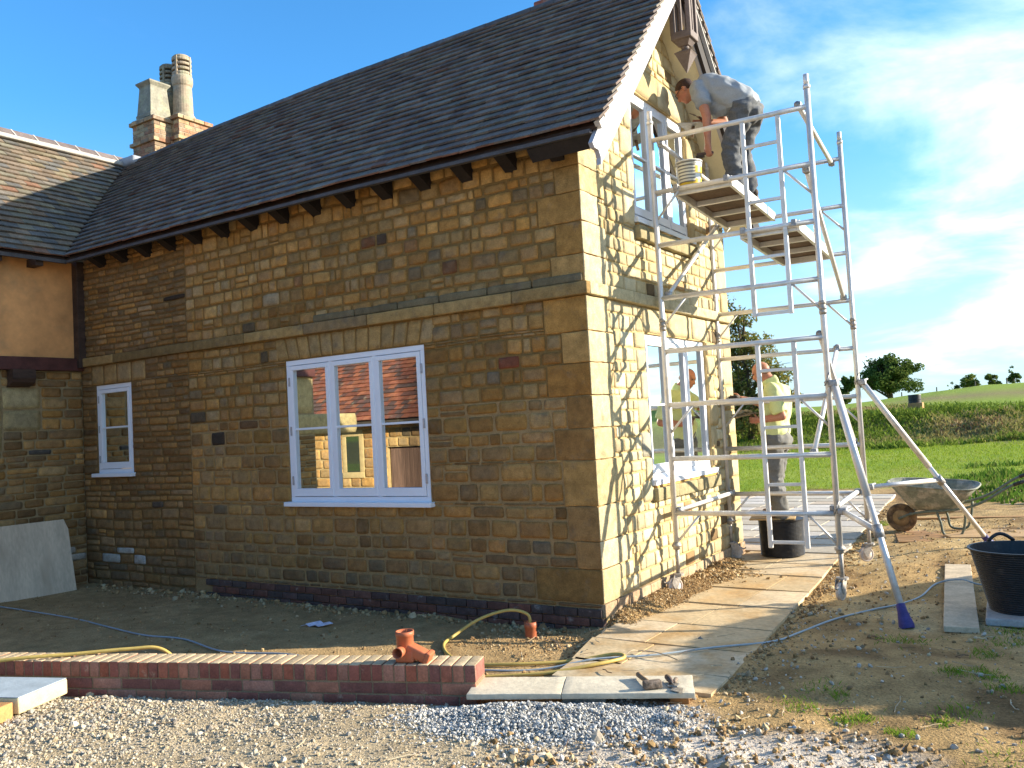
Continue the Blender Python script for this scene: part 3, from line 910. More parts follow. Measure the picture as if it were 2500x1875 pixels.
def window(name, mp, u0, u1, v0, v1, lights, face, bars=(0.5,), sill=0.045, hinge=True, sill_out=0.07, horn=0.04):
    """mp(u, v, d): d = depth behind the wall face. Outer frame > sashes, panes, sill, hinges"""
    def bx(mb, a, b, c, d, e, f, r=0.004):
        P = np.array([mp(a, c, e), mp(b, d, f)]); lo = P.min(0); hi = P.max(0)
        mb.rbox(lo, hi, r, (0.8, 0.8, 0.8), seg=3)
    fr = MB(); F = 0.052
    bx(fr, u0, u1, v1 - F, v1, face, face + .09); bx(fr, u0, u1, v0, v0 + F, face, face + .09)
    bx(fr, u0, u0 + F, v0 + F, v1 - F, face + .001, face + .09); bx(fr, u1 - F, u1, v0 + F, v1 - F, face + .001, face + .09)
    w = (u1 - u0 - 2 * F + 0.03) / lights
    for k in range(1, lights):
        c = u0 + F - .015 + k * w; bx(fr, c - .022, c + .022, v0 + F, v1 - F, face + .002, face + .09)
    win = fr.build(name, M_WHITE, cottage)
    pane = MB()
    for k in range(lights):
        a = u0 + F - .015 + k * w + .018; b = a + w - .036
        c, d = v0 + F + .006, v1 - F - .006
        sash = MB(); q = face - .008; S = 0.046
        bx(sash, a, b, d - S, d, q, q + .05); bx(sash, a, b, c, c + S * 1.7, q, q + .05)
        bx(sash, a, a + S, c + S * 1.7, d - S, q + .001, q + .05); bx(sash, b - S, b, c + S * 1.7, d - S, q + .001, q + .05)
        for t in bars:
            z = c + S * 1.7 + (d - S - c - S * 1.7) * t
            bx(sash, a + S, b - S, z - .011, z + .011, q + .006, q + .04)
        sash.build('sash', M_WHITE, win)
        e = q + .028
        P = [mp(a + S - .004, c + S * 1.7 - .004, e), mp(b - S + .004, c + S * 1.7 - .004, e), mp(b - S + .004, d - S + .004, e), mp(a + S - .004, d - S + .004, e)]
        P2 = [mp(a + S - .004, c + S * 1.7 - .004, e + .006), mp(b - S + .004, c + S * 1.7 - .004, e + .006), mp(b - S + .004, d - S + .004, e + .006), mp(a + S - .004, d - S + .004, e + .006)]
        pane.add(np.array(P + P2), CUBE_F)
        if hinge and k in (0, lights - 1):
            hu = a - .012 if k == 0 else b + .012
            for t in (.12, .5, .88):
                z = c + (d - c) * t; hg = MB(); bx(hg, hu - .009, hu + .009, z - .045, z + .045, face - .012, face + .01, .003); hg.build('hinge', mat('galvanised', (0.42, 0.42, 0.44), rough=0.45, metal=0.7, n_amt=0.1, bump=0.05), win)
    pane.build('pane', M_GLASS, win)
    s = MB(); bx(s, u0 - horn, u1 + horn, v0 - sill + .004, v0 + .004, -sill_out, face + .05, .006); s.build('sill', M_WHITE, win)
    return win


lm = lambda u, v, d: np.array((u, d, v))
gm = lambda u, v, d: np.array((-d, u, v))
window('window', lm, WX0, WX1, WZ0, WZ1, 3, 0.006)
window('window', lm, SX0, SX1, SZ0, SZ1, 1, 0.012)
window('window', gm, GY0, GY1, GZ0 + .04, GZ1, 3, 0.028, sill=0.05, sill_out=0.05)
window('window', gm, UY0, UY1, UZ0 + .04, UZ1, 3, 0.028, sill=0.05, sill_out=0.05)

# ================================================================== roofs
M_TILE = mat('clay_tile', attr=True, rough=0.82, n_scale=9, n_amt=0.22, n2_scale=60, n2_amt=0.25, bump=0.4, b_scale=60, spec=0.12,
             tint2=(0.20, 0.19, 0.125), t_scale=6, t_lo=0.60, t_hi=0.80)
M_LEAD = mat('lead', (0.30, 0.32, 0.35), rough=0.55, n_scale=10, n_amt=0.15, bump=0.2)
NROW = 24


def tile_color(kind):
    q = random.random()
    if kind == 'dark':
        c = random.choice([(0.18, 0.145, 0.125), (0.155, 0.13, 0.118), (0.185, 0.15, 0.125), (0.165, 0.145, 0.12), (0.14, 0.115, 0.105), (0.19, 0.165, 0.135), (0.165, 0.125, 0.105)])
        if q < 0.015: c = (0.15, 0.09, 0.07)
    else:
        c = random.choice([(0.235, 0.175, 0.12), (0.21, 0.16, 0.115), (0.19, 0.155, 0.115), (0.25, 0.175, 0.115), (0.17, 0.145, 0.115), (0.235, 0.19, 0.12), (0.20, 0.175, 0.125)])
        if q < 0.025: c = (0.27, 0.15, 0.095)
        elif q < 0.2: c = (0.15, 0.14, 0.125)
        c = np.array(c) * (.84, .86, .88)
    return np.array(c) * random.uniform(0.82, 1.15)


def lay_tiles(mb, P, umin, umax, rows, kind, width=0.18):
    """P(u, t): point on the roof slope at u along the eave, t from eave 0 to ridge 1; umin/umax(t)"""
    for r in range(rows):
        t0 = r / rows; t1 = min(1.0, (r + 1.75) / rows)
        a, b = umin(t0 + .5 / rows), umax(t0 + .5 / rows)
        u = a - (0.5 * width if r % 2 else 0.0)
        while u < b:
            v0, v1 = max(u, a) + .0015, min(u + width, b) - .0015
            u += width
            if v1 - v0 < .02: continue
            p00 = P(v0, t0); p10 = P(v1, t0); p01 = P(v0, t1); p11 = P(v1, t1)
            n = np.cross(p10 - p00, p01 - p00); n /= np.linalg.norm(n)
            if n[2] < 0: n = -n
            th = 0.019; j = random.uniform(-.003, .004); j2 = random.uniform(-.002, .002)
            s = (p01 - p00) / np.linalg.norm(p01 - p00) * random.uniform(-.006, .006)
            lo = 0.047 + j; hi = 0.002
            v = [p00 + s + n * (lo - th + j2), p10 + s + n * (lo - th - j2), p11 + n * (hi - th), p01 + n * (hi - th),
                 p00 + s + n * (lo + j2), p10 + s + n * (lo - j2), p11 + n * hi, p01 + n * hi]
            c = tile_color(kind)
            cc = np.repeat(c[None], 8, 0)
            if r == 0 and random.random() < .8: cc = np.repeat(np.array((0.20, 0.085, 0.055))[None], 8, 0); cc[4:] = c
            mb.add(v, CUBE_F, col=cc)


SLX0 = -7.02        # wing eave line x
WRX = -8.93         # wing ridge x


def main_P(u, t):
    k = 1 + 0.0 * t
    bell = 0.02 * (1 - t) ** 6
    return np.array((u, EY + (AY - EY) * t, eave_z(u) + (ridge_z(u) - eave_z(u)) * t + bell * 0 + 0.012 * math.sin(u * 1.3 + t * 4) * t * (1 - t) * 2))


def back_P(u, t):
    return np.array((u, 2 * AY - EY + (EY - AY) * t, eave_z(u) + (ridge_z(u) - eave_z(u)) * t))


def wing_P(u, t):
    return np.array((SLX0 + (WRX - SLX0) * t, u, 4.05 + (6.10 - 4.05) * t + 0.008 * math.sin(u * 2 + t * 5)))


def build_roof():
    mb = MB()
    valley = lambda t: SLX0 + (WRX - SLX0) * t
    lay_tiles(mb, main_P, valley, lambda t: VX, NROW, 'dark')
    roof = mb.build('roof', M_TILE, cottage)
    mb = MB()
    lay_tiles(mb, back_P, lambda t: -1.2, lambda t: VX, NROW, 'dark')
    # boarding below the tiles, closing the roof
    def slab(P, u0, u1, off, th):
        a = [P(u0, -0.0), P(u1, -0.0), P(u1, 1.0), P(u0, 1.0)]
        n = np.cross(a[1] - a[0], a[3] - a[0]); n /= np.linalg.norm(n)
        if n[2] < 0: n = -n
        mb.add([q - n * (off + th) for q in a] + [q - n * off for q in a], CUBE_F, col=(0.05, 0.045, 0.04))
    slab(back_P, -9.2, VX - .02, 0.014, 0.03)
    mb.build('back_roof', M_TILE, cottage)
    mb = MB()
    a = [main_P(SLX0 - .15, 0), main_P(VX - .06, 0), main_P(VX - .06, 1), main_P(WRX - .1, 1)]
    n = np.array((0, -0.72, 0.69))
    mb.add([q - n * .05 for q in a] + [q - n * .016 for q in a], CUBE_F, col=(0.06, 0.05, 0.045))
    a = [wing_P(-0.2, 0), wing_P(-3.95, 0), wing_P(-3.95, 1), wing_P(AY, 1)]
    n = np.array((0.73, 0, 0.68))
    mb.add([q - n * .05 for q in a] + [q - n * .016 for q in a], CUBE_F, col=(0.06, 0.05, 0.045))
    mb.build('roof_boarding', M_DARKWOOD, cottage)
    mb = MB()
    lay_tiles(mb, wing_P, lambda t: -3.95, lambda t: EY + (AY - EY) * t, NROW, 'warm', 0.19)
    mb.build('wing_roof', M_TILE, cottage)
    # ridge tiles: half round on the main roof, angled with white pointing on the wing
    mb = MB(); x = -8.85
    while x < VX:
        x2 = min(x + 0.30, VX)
        pts = [(x, AY, ridge_z(x) - .045), (x2 - .006, AY, ridge_z(x2) - .042)]
        mb.tube(pts, 0.085, 14, np.array((0.115, 0.105, 0.105)) * random.uniform(.85, 1.15)); x = x2
    mb.build('ridge_tile', M_TILE, cottage, smooth=False)
    mb = MB(); mw = MB(); y = AY + .1
    while y > -3.95:
        y2 = y - 0.31
        c = np.array((0.155, 0.125, 0.115)) * random.uniform(.85, 1.15); z = 6.10
        for s in (1, -1):
            mb.add([(WRX, y, z + .10), (WRX, y2 + .012, z + .10), (WRX + s * .135, y2 + .012, z - .025), (WRX + s * .135, y, z - .025),
                    (WRX, y, z + .12), (WRX, y2 + .012, z + .12), (WRX + s * .145, y2 + .012, z - .015), (WRX + s * .145, y, z - .015)], CUBE_F, col=c)
        mw.rbox((WRX - .09, y2 - .004, z + .03), (WRX + .02, y2 + .014, z + .112), 0.004, (0.42, 0.39, 0.35))
        mw.add([(WRX + .0, y2 + .0, z + .118), (WRX, y2 + .02, z + .118), (WRX + .146, y2 + .02, z - .012), (WRX + .146, y2, z - .012),
                (WRX + .0, y2 + .0, z + .126), (WRX, y2 + .02, z + .126), (WRX + .152, y2 + .02, z - .008), (WRX + .152, y2, z - .008)], CUBE_F, col=(0.42, 0.39, 0.35))
        y = y2
    mw.rbox((WRX + .085, -3.95, 6.035), (WRX + .165, AY - .12, 6.10), 0.02, (0.40, 0.375, 0.33), seg=0.3, noise=0.012)
    mb.build('ridge_tile', M_TILE, cottage)
    mw.build('ridge_pointing', mat('pale_pointing', attr=True, rough=0.9, n_scale=9, n_amt=0.12, bump=0.4), cottage)
    # lead saddle where the ridges meet and the hump of the roof behind
    mb = MB(); mb.rbox((WRX - .12, AY - .16, 6.02), (WRX + .42, AY + .10, 6.165), .05, seg=.1, noise=.01)
    mb.build('lead_saddle', M_LEAD, cottage, smooth=True)
    mb = MB()
    for s in (1, -1):
        mb.add([(-10.4, 2.0 + 0, 6.28), (-9.35, 2.0, 6.34), (-9.35, 2.0 + s * .6, 5.7), (-10.4, 2.0 + s * .6, 5.7),
                (-10.4, 2.0, 6.30), (-9.35, 2.0, 6.36), (-9.35, 2.0 + s * .62, 5.7), (-10.4, 2.0 + s * .62, 5.7)], CUBE_F, col=(0.085, 0.075, 0.08))
    mb.build('rear_ridge', M_TILE, cottage)

    # eaves: rafter feet, tilting board, gutter-like batten
    x = -6.75; k = 0
    while x < -0.1:
        mb = MB(); zc = eave_z(x)
        mb.add([(x - .06, -.19, zc - .02), (x + .06, -.19, zc - .02), (x + .06, .03, zc - .14), (x - .06, .03, zc - .14),
                (x - .06, -.19, zc + .04), (x + .06, -.19, zc + .04), (x + .06, .03, zc + .26), (x - .06, .03, zc + .26)], CUBE_F)
        mb.build('rafter_foot', mat('black_board', (0.022, 0.017, 0.016), rough=.7), cottage); x += 0.47
    mb = MB()
    for xa, xb in zip(np.linspace(-7.0, VX - .1, 9)[:-1], np.linspace(-7.0, VX - .1, 9)[1:]):
        za, zb = eave_z(xa), eave_z(xb)
        mb.add([(xa, -.335, za - .06), (xb, -.335, zb - .06), (xb, -.29, zb - .06), (xa, -.29, za - .06),
                (xa, -.335, za - .03), (xb, -.335, zb - .03), (xb, -.29, zb - .03), (xa, -.29, za - .03)], CUBE_F)
    mb.build('eaves_board', mat('grey_board', (0.075, 0.07, 0.072), rough=0.7, bump=0.2), cottage)
    mb = MB()
    mb.box((SLX0 - .05, -3.95, 3.985), (SLX0 - .012, -.30, 4.03)); mb.build('eaves_board', MATS['grey_board'], cottage)
    for y in (-.62, -1.1, -1.6, -2.1, -2.6):
        mb = MB(); mb.box((LX - .05, y - .045, 3.93), (SLX0 - .06, y + .045, 4.02)); mb.build('rafter_foot', M_DARKWOOD, cottage)

    # verges
    d = np.array((0.0, AY - EY, ridge_z(.4) - eave_z(.4))); sl = np.linalg.norm(d); d /= sl
    nrm = np.array((0, -d[2], d[1]))
    p0 = np.array((0.0, EY, eave_z(.4)))
    def verge(side):
        A = lambda x, a, b: (lambda q: (q[0], q[1] if side > 0 else 2 * AY - q[1], q[2]))((x, *(p0 + d * a + nrm * b)[1:]))
        def bar(mb, x0, x1, a0, a1, b0, b1, col=(.5, .5, .5)):
            mb.add([A(x0, a0, b0), A(x1, a0, b0), A(x1, a1, b0), A(x0, a1, b0), A(x0, a0, b1), A(x1, a0, b1), A(x1, a1, b1), A(x0, a1, b1)], CUBE_F, col=col)
        mb = MB()
        bar(mb, 0.335, 0.378, 0.02, sl - .02, -.062, -.012, (0.52, 0.50, 0.47))
        for r in range(NROW):
            a = r / NROW * sl
            M = [A(0.34, a + .005, -.03), A(0.386, a + .005, -.03), A(0.380, a + .085, -.03), A(0.34, a + .085, -.03), A(0.34, a + .005, .012), A(0.386, a + .005, .006), A(0.378, a + .08, -.006), A(0.34, a + .085, -.004)]
            mb.add(M, CUBE_F, col=np.array((0.50, 0.45, 0.40)) * random.uniform(.88, 1.06))
        mb.build('verge_pointing', MATS['pale_pointing'], cottage)
        # bargeboard with a shaped foot
        mb = MB()
        prof = [(-.14, -.075), (-.145, -.12), (-.10, -.17), (-.115, -.23), (-.16, -.265), (.10, -.265), (sl + .10, -.195), (sl + .10, -.055), (.08, -.055)] if side > 0 else [(-.1, -.265), (sl, -.205), (sl, -.055), (-.1, -.055)]
        n = len(prof)
        v = [A(0.300, a, b) for a, b in prof] + [A(0.338, a, b) for a, b in prof]
        mb.add(v, fn=[tuple(range(n - 1, -1, -1)), tuple(range(n, 2 * n))] + [(i, (i + 1) % n, n + (i + 1) % n, n + i) for i in range(n)])
        mb.build('bargeboard', M_GREYWOOD if side > 0 else mat('black_board', (0.022, 0.017, 0.016), rough=.7), cottage)
        mb = MB()
        bar(mb, 0.262, 0.298, .30 if side > 0 else -.05, sl, -.235, -.205); mb.build('barge_moulding', M_GREYWOOD, cottage)
        mb = MB()
        bar(mb, -0.03, 0.262, .30 if side > 0 else -.02, sl, -.205, -.19); mb.build('soffit', mat('cream_paint', (0.74, 0.68, 0.48), rough=0.6, n_scale=3, n_amt=0.08, n2_amt=.03, bump=.05), cottage)
        if side > 0:
            mb = MB(); bar(mb, -0.30, 0.2995, -.02, .30, -.185, -.06); mb.build('eaves_end', mat('black_board'), cottage)
    verge(1); verge(-1)

    # carved pendant under the apex
    mb = MB()
    cx, cy_, zb, zt = 0.335, 1.80, 5.42, 6.02
    w = 0.105
    for (a, b) in ((-1, -1), (-1, 1), (1, -1), (1, 1)):
        mb.rbox((cx + a * w * .8 - .022, cy_ + b * w * .8 - .022, zb), (cx + a * w * .8 + .022, cy_ + b * w * .8 + .022, zt), .004)
    for (a, b) in ((0, -1), (0, 1), (-1, 0), (1, 0)):
        mb.rbox((cx + a * w * .8 - .013, cy_ + b * w * .8 - .013, zb), (cx + a * w * .8 + .013, cy_ + b * w * .8 + .013, zt), .003)
    mb.rbox((cx - w, cy_ - w, zb - .05), (cx + w, cy_ + w, zb + .03), .012)
    mb.lathe([(0.115, 0), (0.07, -.05), (0.045, -.055)], 4, (cx, cy_, zb - .05), phase=math.pi / 4)
    mb.ell((cx, cy_, zb - .115), (.04, .04, .035), 8)
    mb.lathe([(0.03, 0), (0.125, -.045), (0.11, -.06), (0.004, -.235)], 4, (cx, cy_, zb - .13), phase=math.pi / 4)
    mb.rbox((cx - w, cy_ - w, zt - .01), (cx + w, cy_ + w, zt + .3), .01)
    mb.build('pendant', mat('brown_wood', (0.15, 0.115, 0.10), rough=0.65, n_scale=10, n_amt=.2, bump=.2), cottage)


build_roof()


def build_chimney():
    brick = mat('chimney_brick', attr=True, rough=0.9, n_scale=7, n_amt=0.3, n2_scale=40, n2_amt=0.25, bump=0.4, b_scale=40, tint2=(0.30, 0.28, 0.22), t_scale=4, t_lo=.55, t_hi=.75)
    pot = mat('clay_pot', attr=True, rough=0.85, n_scale=6, n_amt=0.25, n2_scale=25, n2_amt=0.2, bump=0.3, b_scale=20, tint2=(0.30, 0.29, 0.19), t_scale=5, t_lo=.5, t_hi=.7)
    X0, Y0 = -9.95, 3.0
    mb = MB()
    def stack(x0, x1, y0, y1, z0, z1, pal_):
        z = z0; r = 0
        while z < z1 - .01:
            proj = 0.0
            if z > z1 - .10 or abs(z - (z1 - .42)) < .05: proj = .045
            for (ax, a0, a1, b) in (('x', x0, x1, y0), ('x', x0, x1, y1), ('y', y0, y1, x0), ('y', y0, y1, x1)):
                u = a0 - proj - (.11 if r % 2 else 0)
                while u < a1 + proj - .01:
                    ua, ub = max(u, a0 - proj), min(u + .215, a1 + proj); u += .225
                    if ub - ua < .03: continue
                    c = np.array(random.choice(pal_)) * random.uniform(.8, 1.15)
                    sgn = -1 if b in (x0, y0) else 1
                    p, q = sorted((b + sgn * (proj + .004), b - sgn * .09))
                    lo, hi = ((ua, p, z), (ub, q, z + .066)) if ax == 'x' else ((p, ua + .0007, z + .0007), (q, ub - .0007, z + .0653))
                    mb.rbox(lo, hi, .005, c, seg=.2, noise=.003, seed=r)
            z += .076; r += 1
        mb.box((x0 + .005, y0 + .005, z0), (x1 - .005, y1 - .005, z1 - .012), (0.36, 0.30, 0.22))
        mb.rbox((x0 - .02, y0 - .02, z1 - .03), (x1 + .02, y1 + .02, z1 + .05), .03, (0.34, 0.31, 0.24), seg=.2, noise=.02)
    pb = [(0.36, 0.24, 0.13), (0.30, 0.15, 0.085), (0.38, 0.29, 0.17), (0.24, 0.17, 0.11), (0.34, 0.19, 0.10), (0.40, 0.31, 0.18)]
    stack(-10.55, -9.92, 3.0, 3.45, 5.3, 7.48, pb)
    stack(-10.42, -9.72, 3.36, 4.02, 5.3, 7.54, pb)
    stk = mb.build('chimney_stack', brick, cottage)
    # square tapered pot with a flared lip
    mb = MB()
    mb.lathe([(.30, 0), (.305, .06), (.285, .08), (.235, .55), (.24, .58), (.30, .635), (.30, .66), (.25, .665), (.20, .3)], 4, (-10.23, 3.22, 7.54), col=(0.235, 0.22, 0.17), phase=math.pi / 4)
    mb.build('chimney_pot', pot, stk)
    def louvre(cx, cy, z0, h, r, col):
        mb = MB()
        prof = [(r * 1.22, 0), (r * 1.25, h * .08), (r * 1.05, h * .12), (r * .97, h * .48), (r * .93, h * .53), (r * 1.02, h * .55), (r * 1.10, h * .60), (r * 1.1, h * .66), (r * 1.0, h * .70)]
        mb.lathe(prof, 24, (cx, cy, z0), col=col)
        # louvred head: rings with dark slots between
        for k in range(4):
            a = h * (.70 + k * .07)
            mb.lathe([(r * .72, a - .0), (r * 1.0, a + .004), (r * 1.03, a + h * .018), (r * 1.0, a + h * .04), (r * .72, a + h * .042)], 24, (cx, cy, z0), col=col)
        mb.lathe([(r * .70, h * .66), (r * .70, h * .97)], 16, (cx, cy, z0), col=(0.05, 0.05, 0.045))
        for q in range(4):
            an = q * math.pi / 2 + .35
            mb.rbox((-.02, -.02, h * .68), (.02, .02, h * .97), .004, col, M=Matrix.Translation((cx + math.cos(an) * r * .96, cy + math.sin(an) * r * .96, z0)) @ Matrix.Rotation(an, 4, 'Z'))
        mb.lathe([(r * .95, h * .94), (r * 1.0, h * .965), (r * .8, h * .995), (r * .45, h), (0.002, h)], 24, (cx, cy, z0), col=col)
        mb.build('chimney_pot', pot, stk, smooth=False)
    louvre(-10.05, 3.71, 7.58, 1.26, 0.172, (0.34, 0.27, 0.19))
    louvre(-10.42, 3.70, 7.56, 1.20, 0.165, (0.20, 0.18, 0.13))
    mb = MB()
    mb.box((-1.95, 3.0, 5.2), (-1.5, 3.45, 6.84), (0.25, 0.09, 0.06)); mb.rbox((-2.02, 2.93, 6.84), (-1.43, 3.52, 6.98), .02, (0.27, 0.09, 0.06))
    mb.build('chimney_stack', brick, cottage)


build_chimney()


def build_wing():
    # lower stone wall, projecting jetty above with a rendered panel, oak post and beam
    mb = MB()
    masonry(mb, wing_map, -3.95, 0.0, -0.1, 2.72, (0.07, 0.13), (0.13, 0.42), 0.013, 0.012, 0.08, pal(PAL_OLD + PAL_UP[:3], .7), [(-0.99, -0.53, 1.93, 2.46), (-3.95, -0.99, 1.7, 2.72)], 0.014, 0.08,
            over=[(-0.55, 1.64, (0.08, 0.07, 0.06)), (-0.75, 1.2, (0.36, 0.20, 0.065)), (-0.15, 0.42, (0.40, 0.38, 0.33)), (-.3, .34, (0.4, .37, .32))])
    for i, (y0, y1, z0, z1) in enumerate([(-0.99, -0.53, 2.19, 2.46), (-0.99, -0.53, 1.93, 2.19), (-1.5, -0.99, 1.7, 2.05), (-1.35, -.99, 2.05, 2.4), (-1.35, -.99, 2.4, 2.72), (-2.0, -1.35, 2.05, 2.72), (-3.95, -2.0, 2.05, 2.72), (-5, -1.5, 1.7, 2.05)]):
        stone(mb, wing_map, y0, y1, z0, z1, .010, .012, .02, np.array((0.36, 0.275, 0.125)) * random.uniform(.85, 1.1), 40 + i)
    mb.build('wing_wall', M_STONE, cottage, smooth=True)
    mb = MB()
    mb.box((LX - .3, -3.95, -.3), (LX - .004, .0, 2.74), (0.27, 0.20, 0.105))
    mb.box((LX - .3, -3.95, 2.80), (LX - .05, .3, 4.1), (0.27, 0.20, 0.105))
    mb.box((-10.6, -3.94, -.3), (LX - .3, -3.7, 4.1), (0.27, 0.20, 0.105)); mb.box((-10.6, -3.7, -.3), (-10.3, 3.5, 4.1), (0.27, 0.20, 0.105))
    mb.build('mortar', M_MORTAR, cottage)
    mb = MB(); mb.rbox((LX - .06, -3.95, 2.83), (LX + .012, .10, 4.06), .004, seg=.5)
    mb.build('render_panel', mat('lime_render', (0.66, 0.315, 0.115), rough=0.9, n_scale=2.2, n_amt=0.22, n2_scale=12, n2_amt=0.07, bump=.15, b_scale=25, tint2=(0.40, 0.235, 0.11), t_scale=1.6, t_lo=.5, t_hi=.75), cottage)
    mb2 = MB(); mb2.rbox((LX + .001, -0.10, 2.70), (LX + .125, -.004, 4.06), .006, seg=.4, noise=.004)
    mb2.build('oak_post', M_DARKWOOD, cottage)
    mb = MB(); mb.rbox((LX - .06, -3.95, 2.665), (LX + .075, -.012, 2.825), .01, seg=.4, noise=.004)
    mb.build('oak_beam', mat('red_oak', (0.085, 0.03, 0.024), rough=0.6, n_scale=8, n_amt=.3, bump=.3), cottage)
    mb = MB()
    Mb = Matrix(((1, 0, 0, LX - .02), (0, 0, -1, -.66), (0, 1, 0, 2.45), (0, 0, 0, 1)))
    mb.prism([(0, .215), (.17, .215), (.175, .11), (.15, .06), (.10, .03), (.04, .02), (0, 0)], .27, Mb)
    mb.build('corbel', M_DARKWOOD, cottage)


build_wing()

# ================================================================== low brick wall
def build_low_wall():
    w = thing('garden_wall', (-1.4, -2.4, 0.05), 'low red brick garden wall with brick-on-edge coping at the gravel edge', 'wall')
    ang = math.atan(0.359)
    M = Matrix.Translation((0.126, -1.956, 0)) @ Matrix.Rotation(ang, 4, 'Z')     # local x runs left along the front face (negative)
    top = (0.50, 0.385, 0.235)
    reds = [(0.33, 0.105, 0.06), (0.36, 0.125, 0.075), (0.27, 0.095, 0.068), (0.40, 0.165, 0.10), (0.24, 0.095, 0.072), (0.37, 0.175, 0.12)]
    cop = MB(); x = 0.0; k = 0
    zf = lambda s: 0.24 - 0.004 * abs(s) * 0.3
    while x > -7.0:
        c = np.array(random.choice(reds)) * random.uniform(.8, 1.12)
        cop.rbox((x - .066, 0.0 + random.uniform(-.003, .003), .138), (x, .215, .24 + random.uniform(-.002, .002)), .005, c, M=M, noise=.002, seg=.07, seed=k, top=np.array(top) * random.uniform(.82, 1.08))
        x -= .0755; k += 1
    M_BR = mat('red_brick', attr=True, rough=0.88, n_scale=14, n_amt=.2, n2_scale=80, n2_amt=.2, bump=.4, b_scale=90, tint2=(0.42, 0.30, 0.20), t_scale=10, t_lo=.62, t_hi=.80)
    cop.build('coping', M_BR, w, smooth=True)
    mb = MB(); k = 0
    for row, (z0, z1) in enumerate([(.062, .127), (-.013, .052)]):
        x = -.0 - (.1125 if row else 0)
        if row: mb.rbox((-.105, 0.002, z0), (0, .213, z1), .005, reds[0], M=M, seg=.1)
        while x > -7.0:
            c = np.array(random.choice(reds[2:])) * random.uniform(.85, 1.15)
            mb.rbox((x - .215, 0.002, z0), (x, .213, z1), .005, c, M=M, noise=.003, seg=.08, seed=k); x -= .225; k += 1
    mb.build('brick_course', M_BR, w, smooth=True)
    mb = MB(); mb.box((-7.0, .006, -.1), (-.004, .209, .233), (0.27, 0.19, 0.115), M=M)
    mb.build('mortar', M_MORTAR, w)


build_low_wall()

# ================================================================== loose stone, soil, grass
_ico = None


def ico():
    global _ico
    if _ico is None:
        p = (1 + 5 ** .5) / 2
        v = np.array([(-1, p, 0), (1, p, 0), (-1, -p, 0), (1, -p, 0), (0, -1, p), (0, 1, p), (0, -1, -p), (0, 1, -p), (p, 0, -1), (p, 0, 1), (-p, 0, -1), (-p, 0, 1)], float)
        v /= np.linalg.norm(v[0])
        f = np.array([(0, 11, 5), (0, 5, 1), (0, 1, 7), (0, 7, 10), (0, 10, 11), (1, 5, 9), (5, 11, 4), (11, 10, 2), (10, 7, 6), (7, 1, 8), (3, 9, 4), (3, 4, 2), (3, 2, 6), (3, 6, 8), (3, 8, 9), (4, 9, 5), (2, 4, 11), (6, 2, 10), (8, 6, 7), (9, 8, 1)])
        _ico = v, f
    return _ico


def scatter_stones(mb, xy, size, colors, sink=0.25, flat=0.72, lift=0.0):
    v, f = ico(); n = len(xy)
    r = RNG.uniform(0.72, 1.25, (n, 12, 1))
    P = v[None] * r * np.stack((np.ones(n), RNG.uniform(.6, 1, n), RNG.uniform(.45, .85, n) * flat / .72), 1)[:, None, :]
    q = RNG.normal(size=(n, 4)); q[:, 1:3] *= .5; q /= np.linalg.norm(q, axis=1, keepdims=True)
    w, x, y, z = q.T
    Rm = np.stack((1 - 2 * (y * y + z * z), 2 * (x * y - z * w), 2 * (x * z + y * w), 2 * (x * y + z * w), 1 - 2 * (x * x + z * z), 2 * (y * z - x * w), 2 * (x * z - y * w), 2 * (y * z + x * w), 1 - 2 * (x * x + y * y)), 1).reshape(n, 3, 3)
    P = np.einsum('nij,nkj->nki', Rm, P) * np.asarray(size)[:, None, None]
    gz = ground_z(xy[:, 0], xy[:, 1]) + lift
    P[:, :, 0] += xy[:, 0, None]; P[:, :, 1] += xy[:, 1, None]; P[:, :, 2] += (gz + np.asarray(size) * (0.5 - sink))[:, None]
    F = (f[None] + (np.arange(n) * 12)[:, None, None]).reshape(-1, 3)
    C = np.repeat(np.asarray(colors)[:, None, :], 12, 1).reshape(-1, 3)
    mb.add(P.reshape(-1, 3), f3=F, col=C)


def pick(palette, n, lo=.8, hi=1.15):
    p = np.array(palette)[RNG.integers(0, len(palette), n)]
    return p * RNG.uniform(lo, hi, (n, 1))


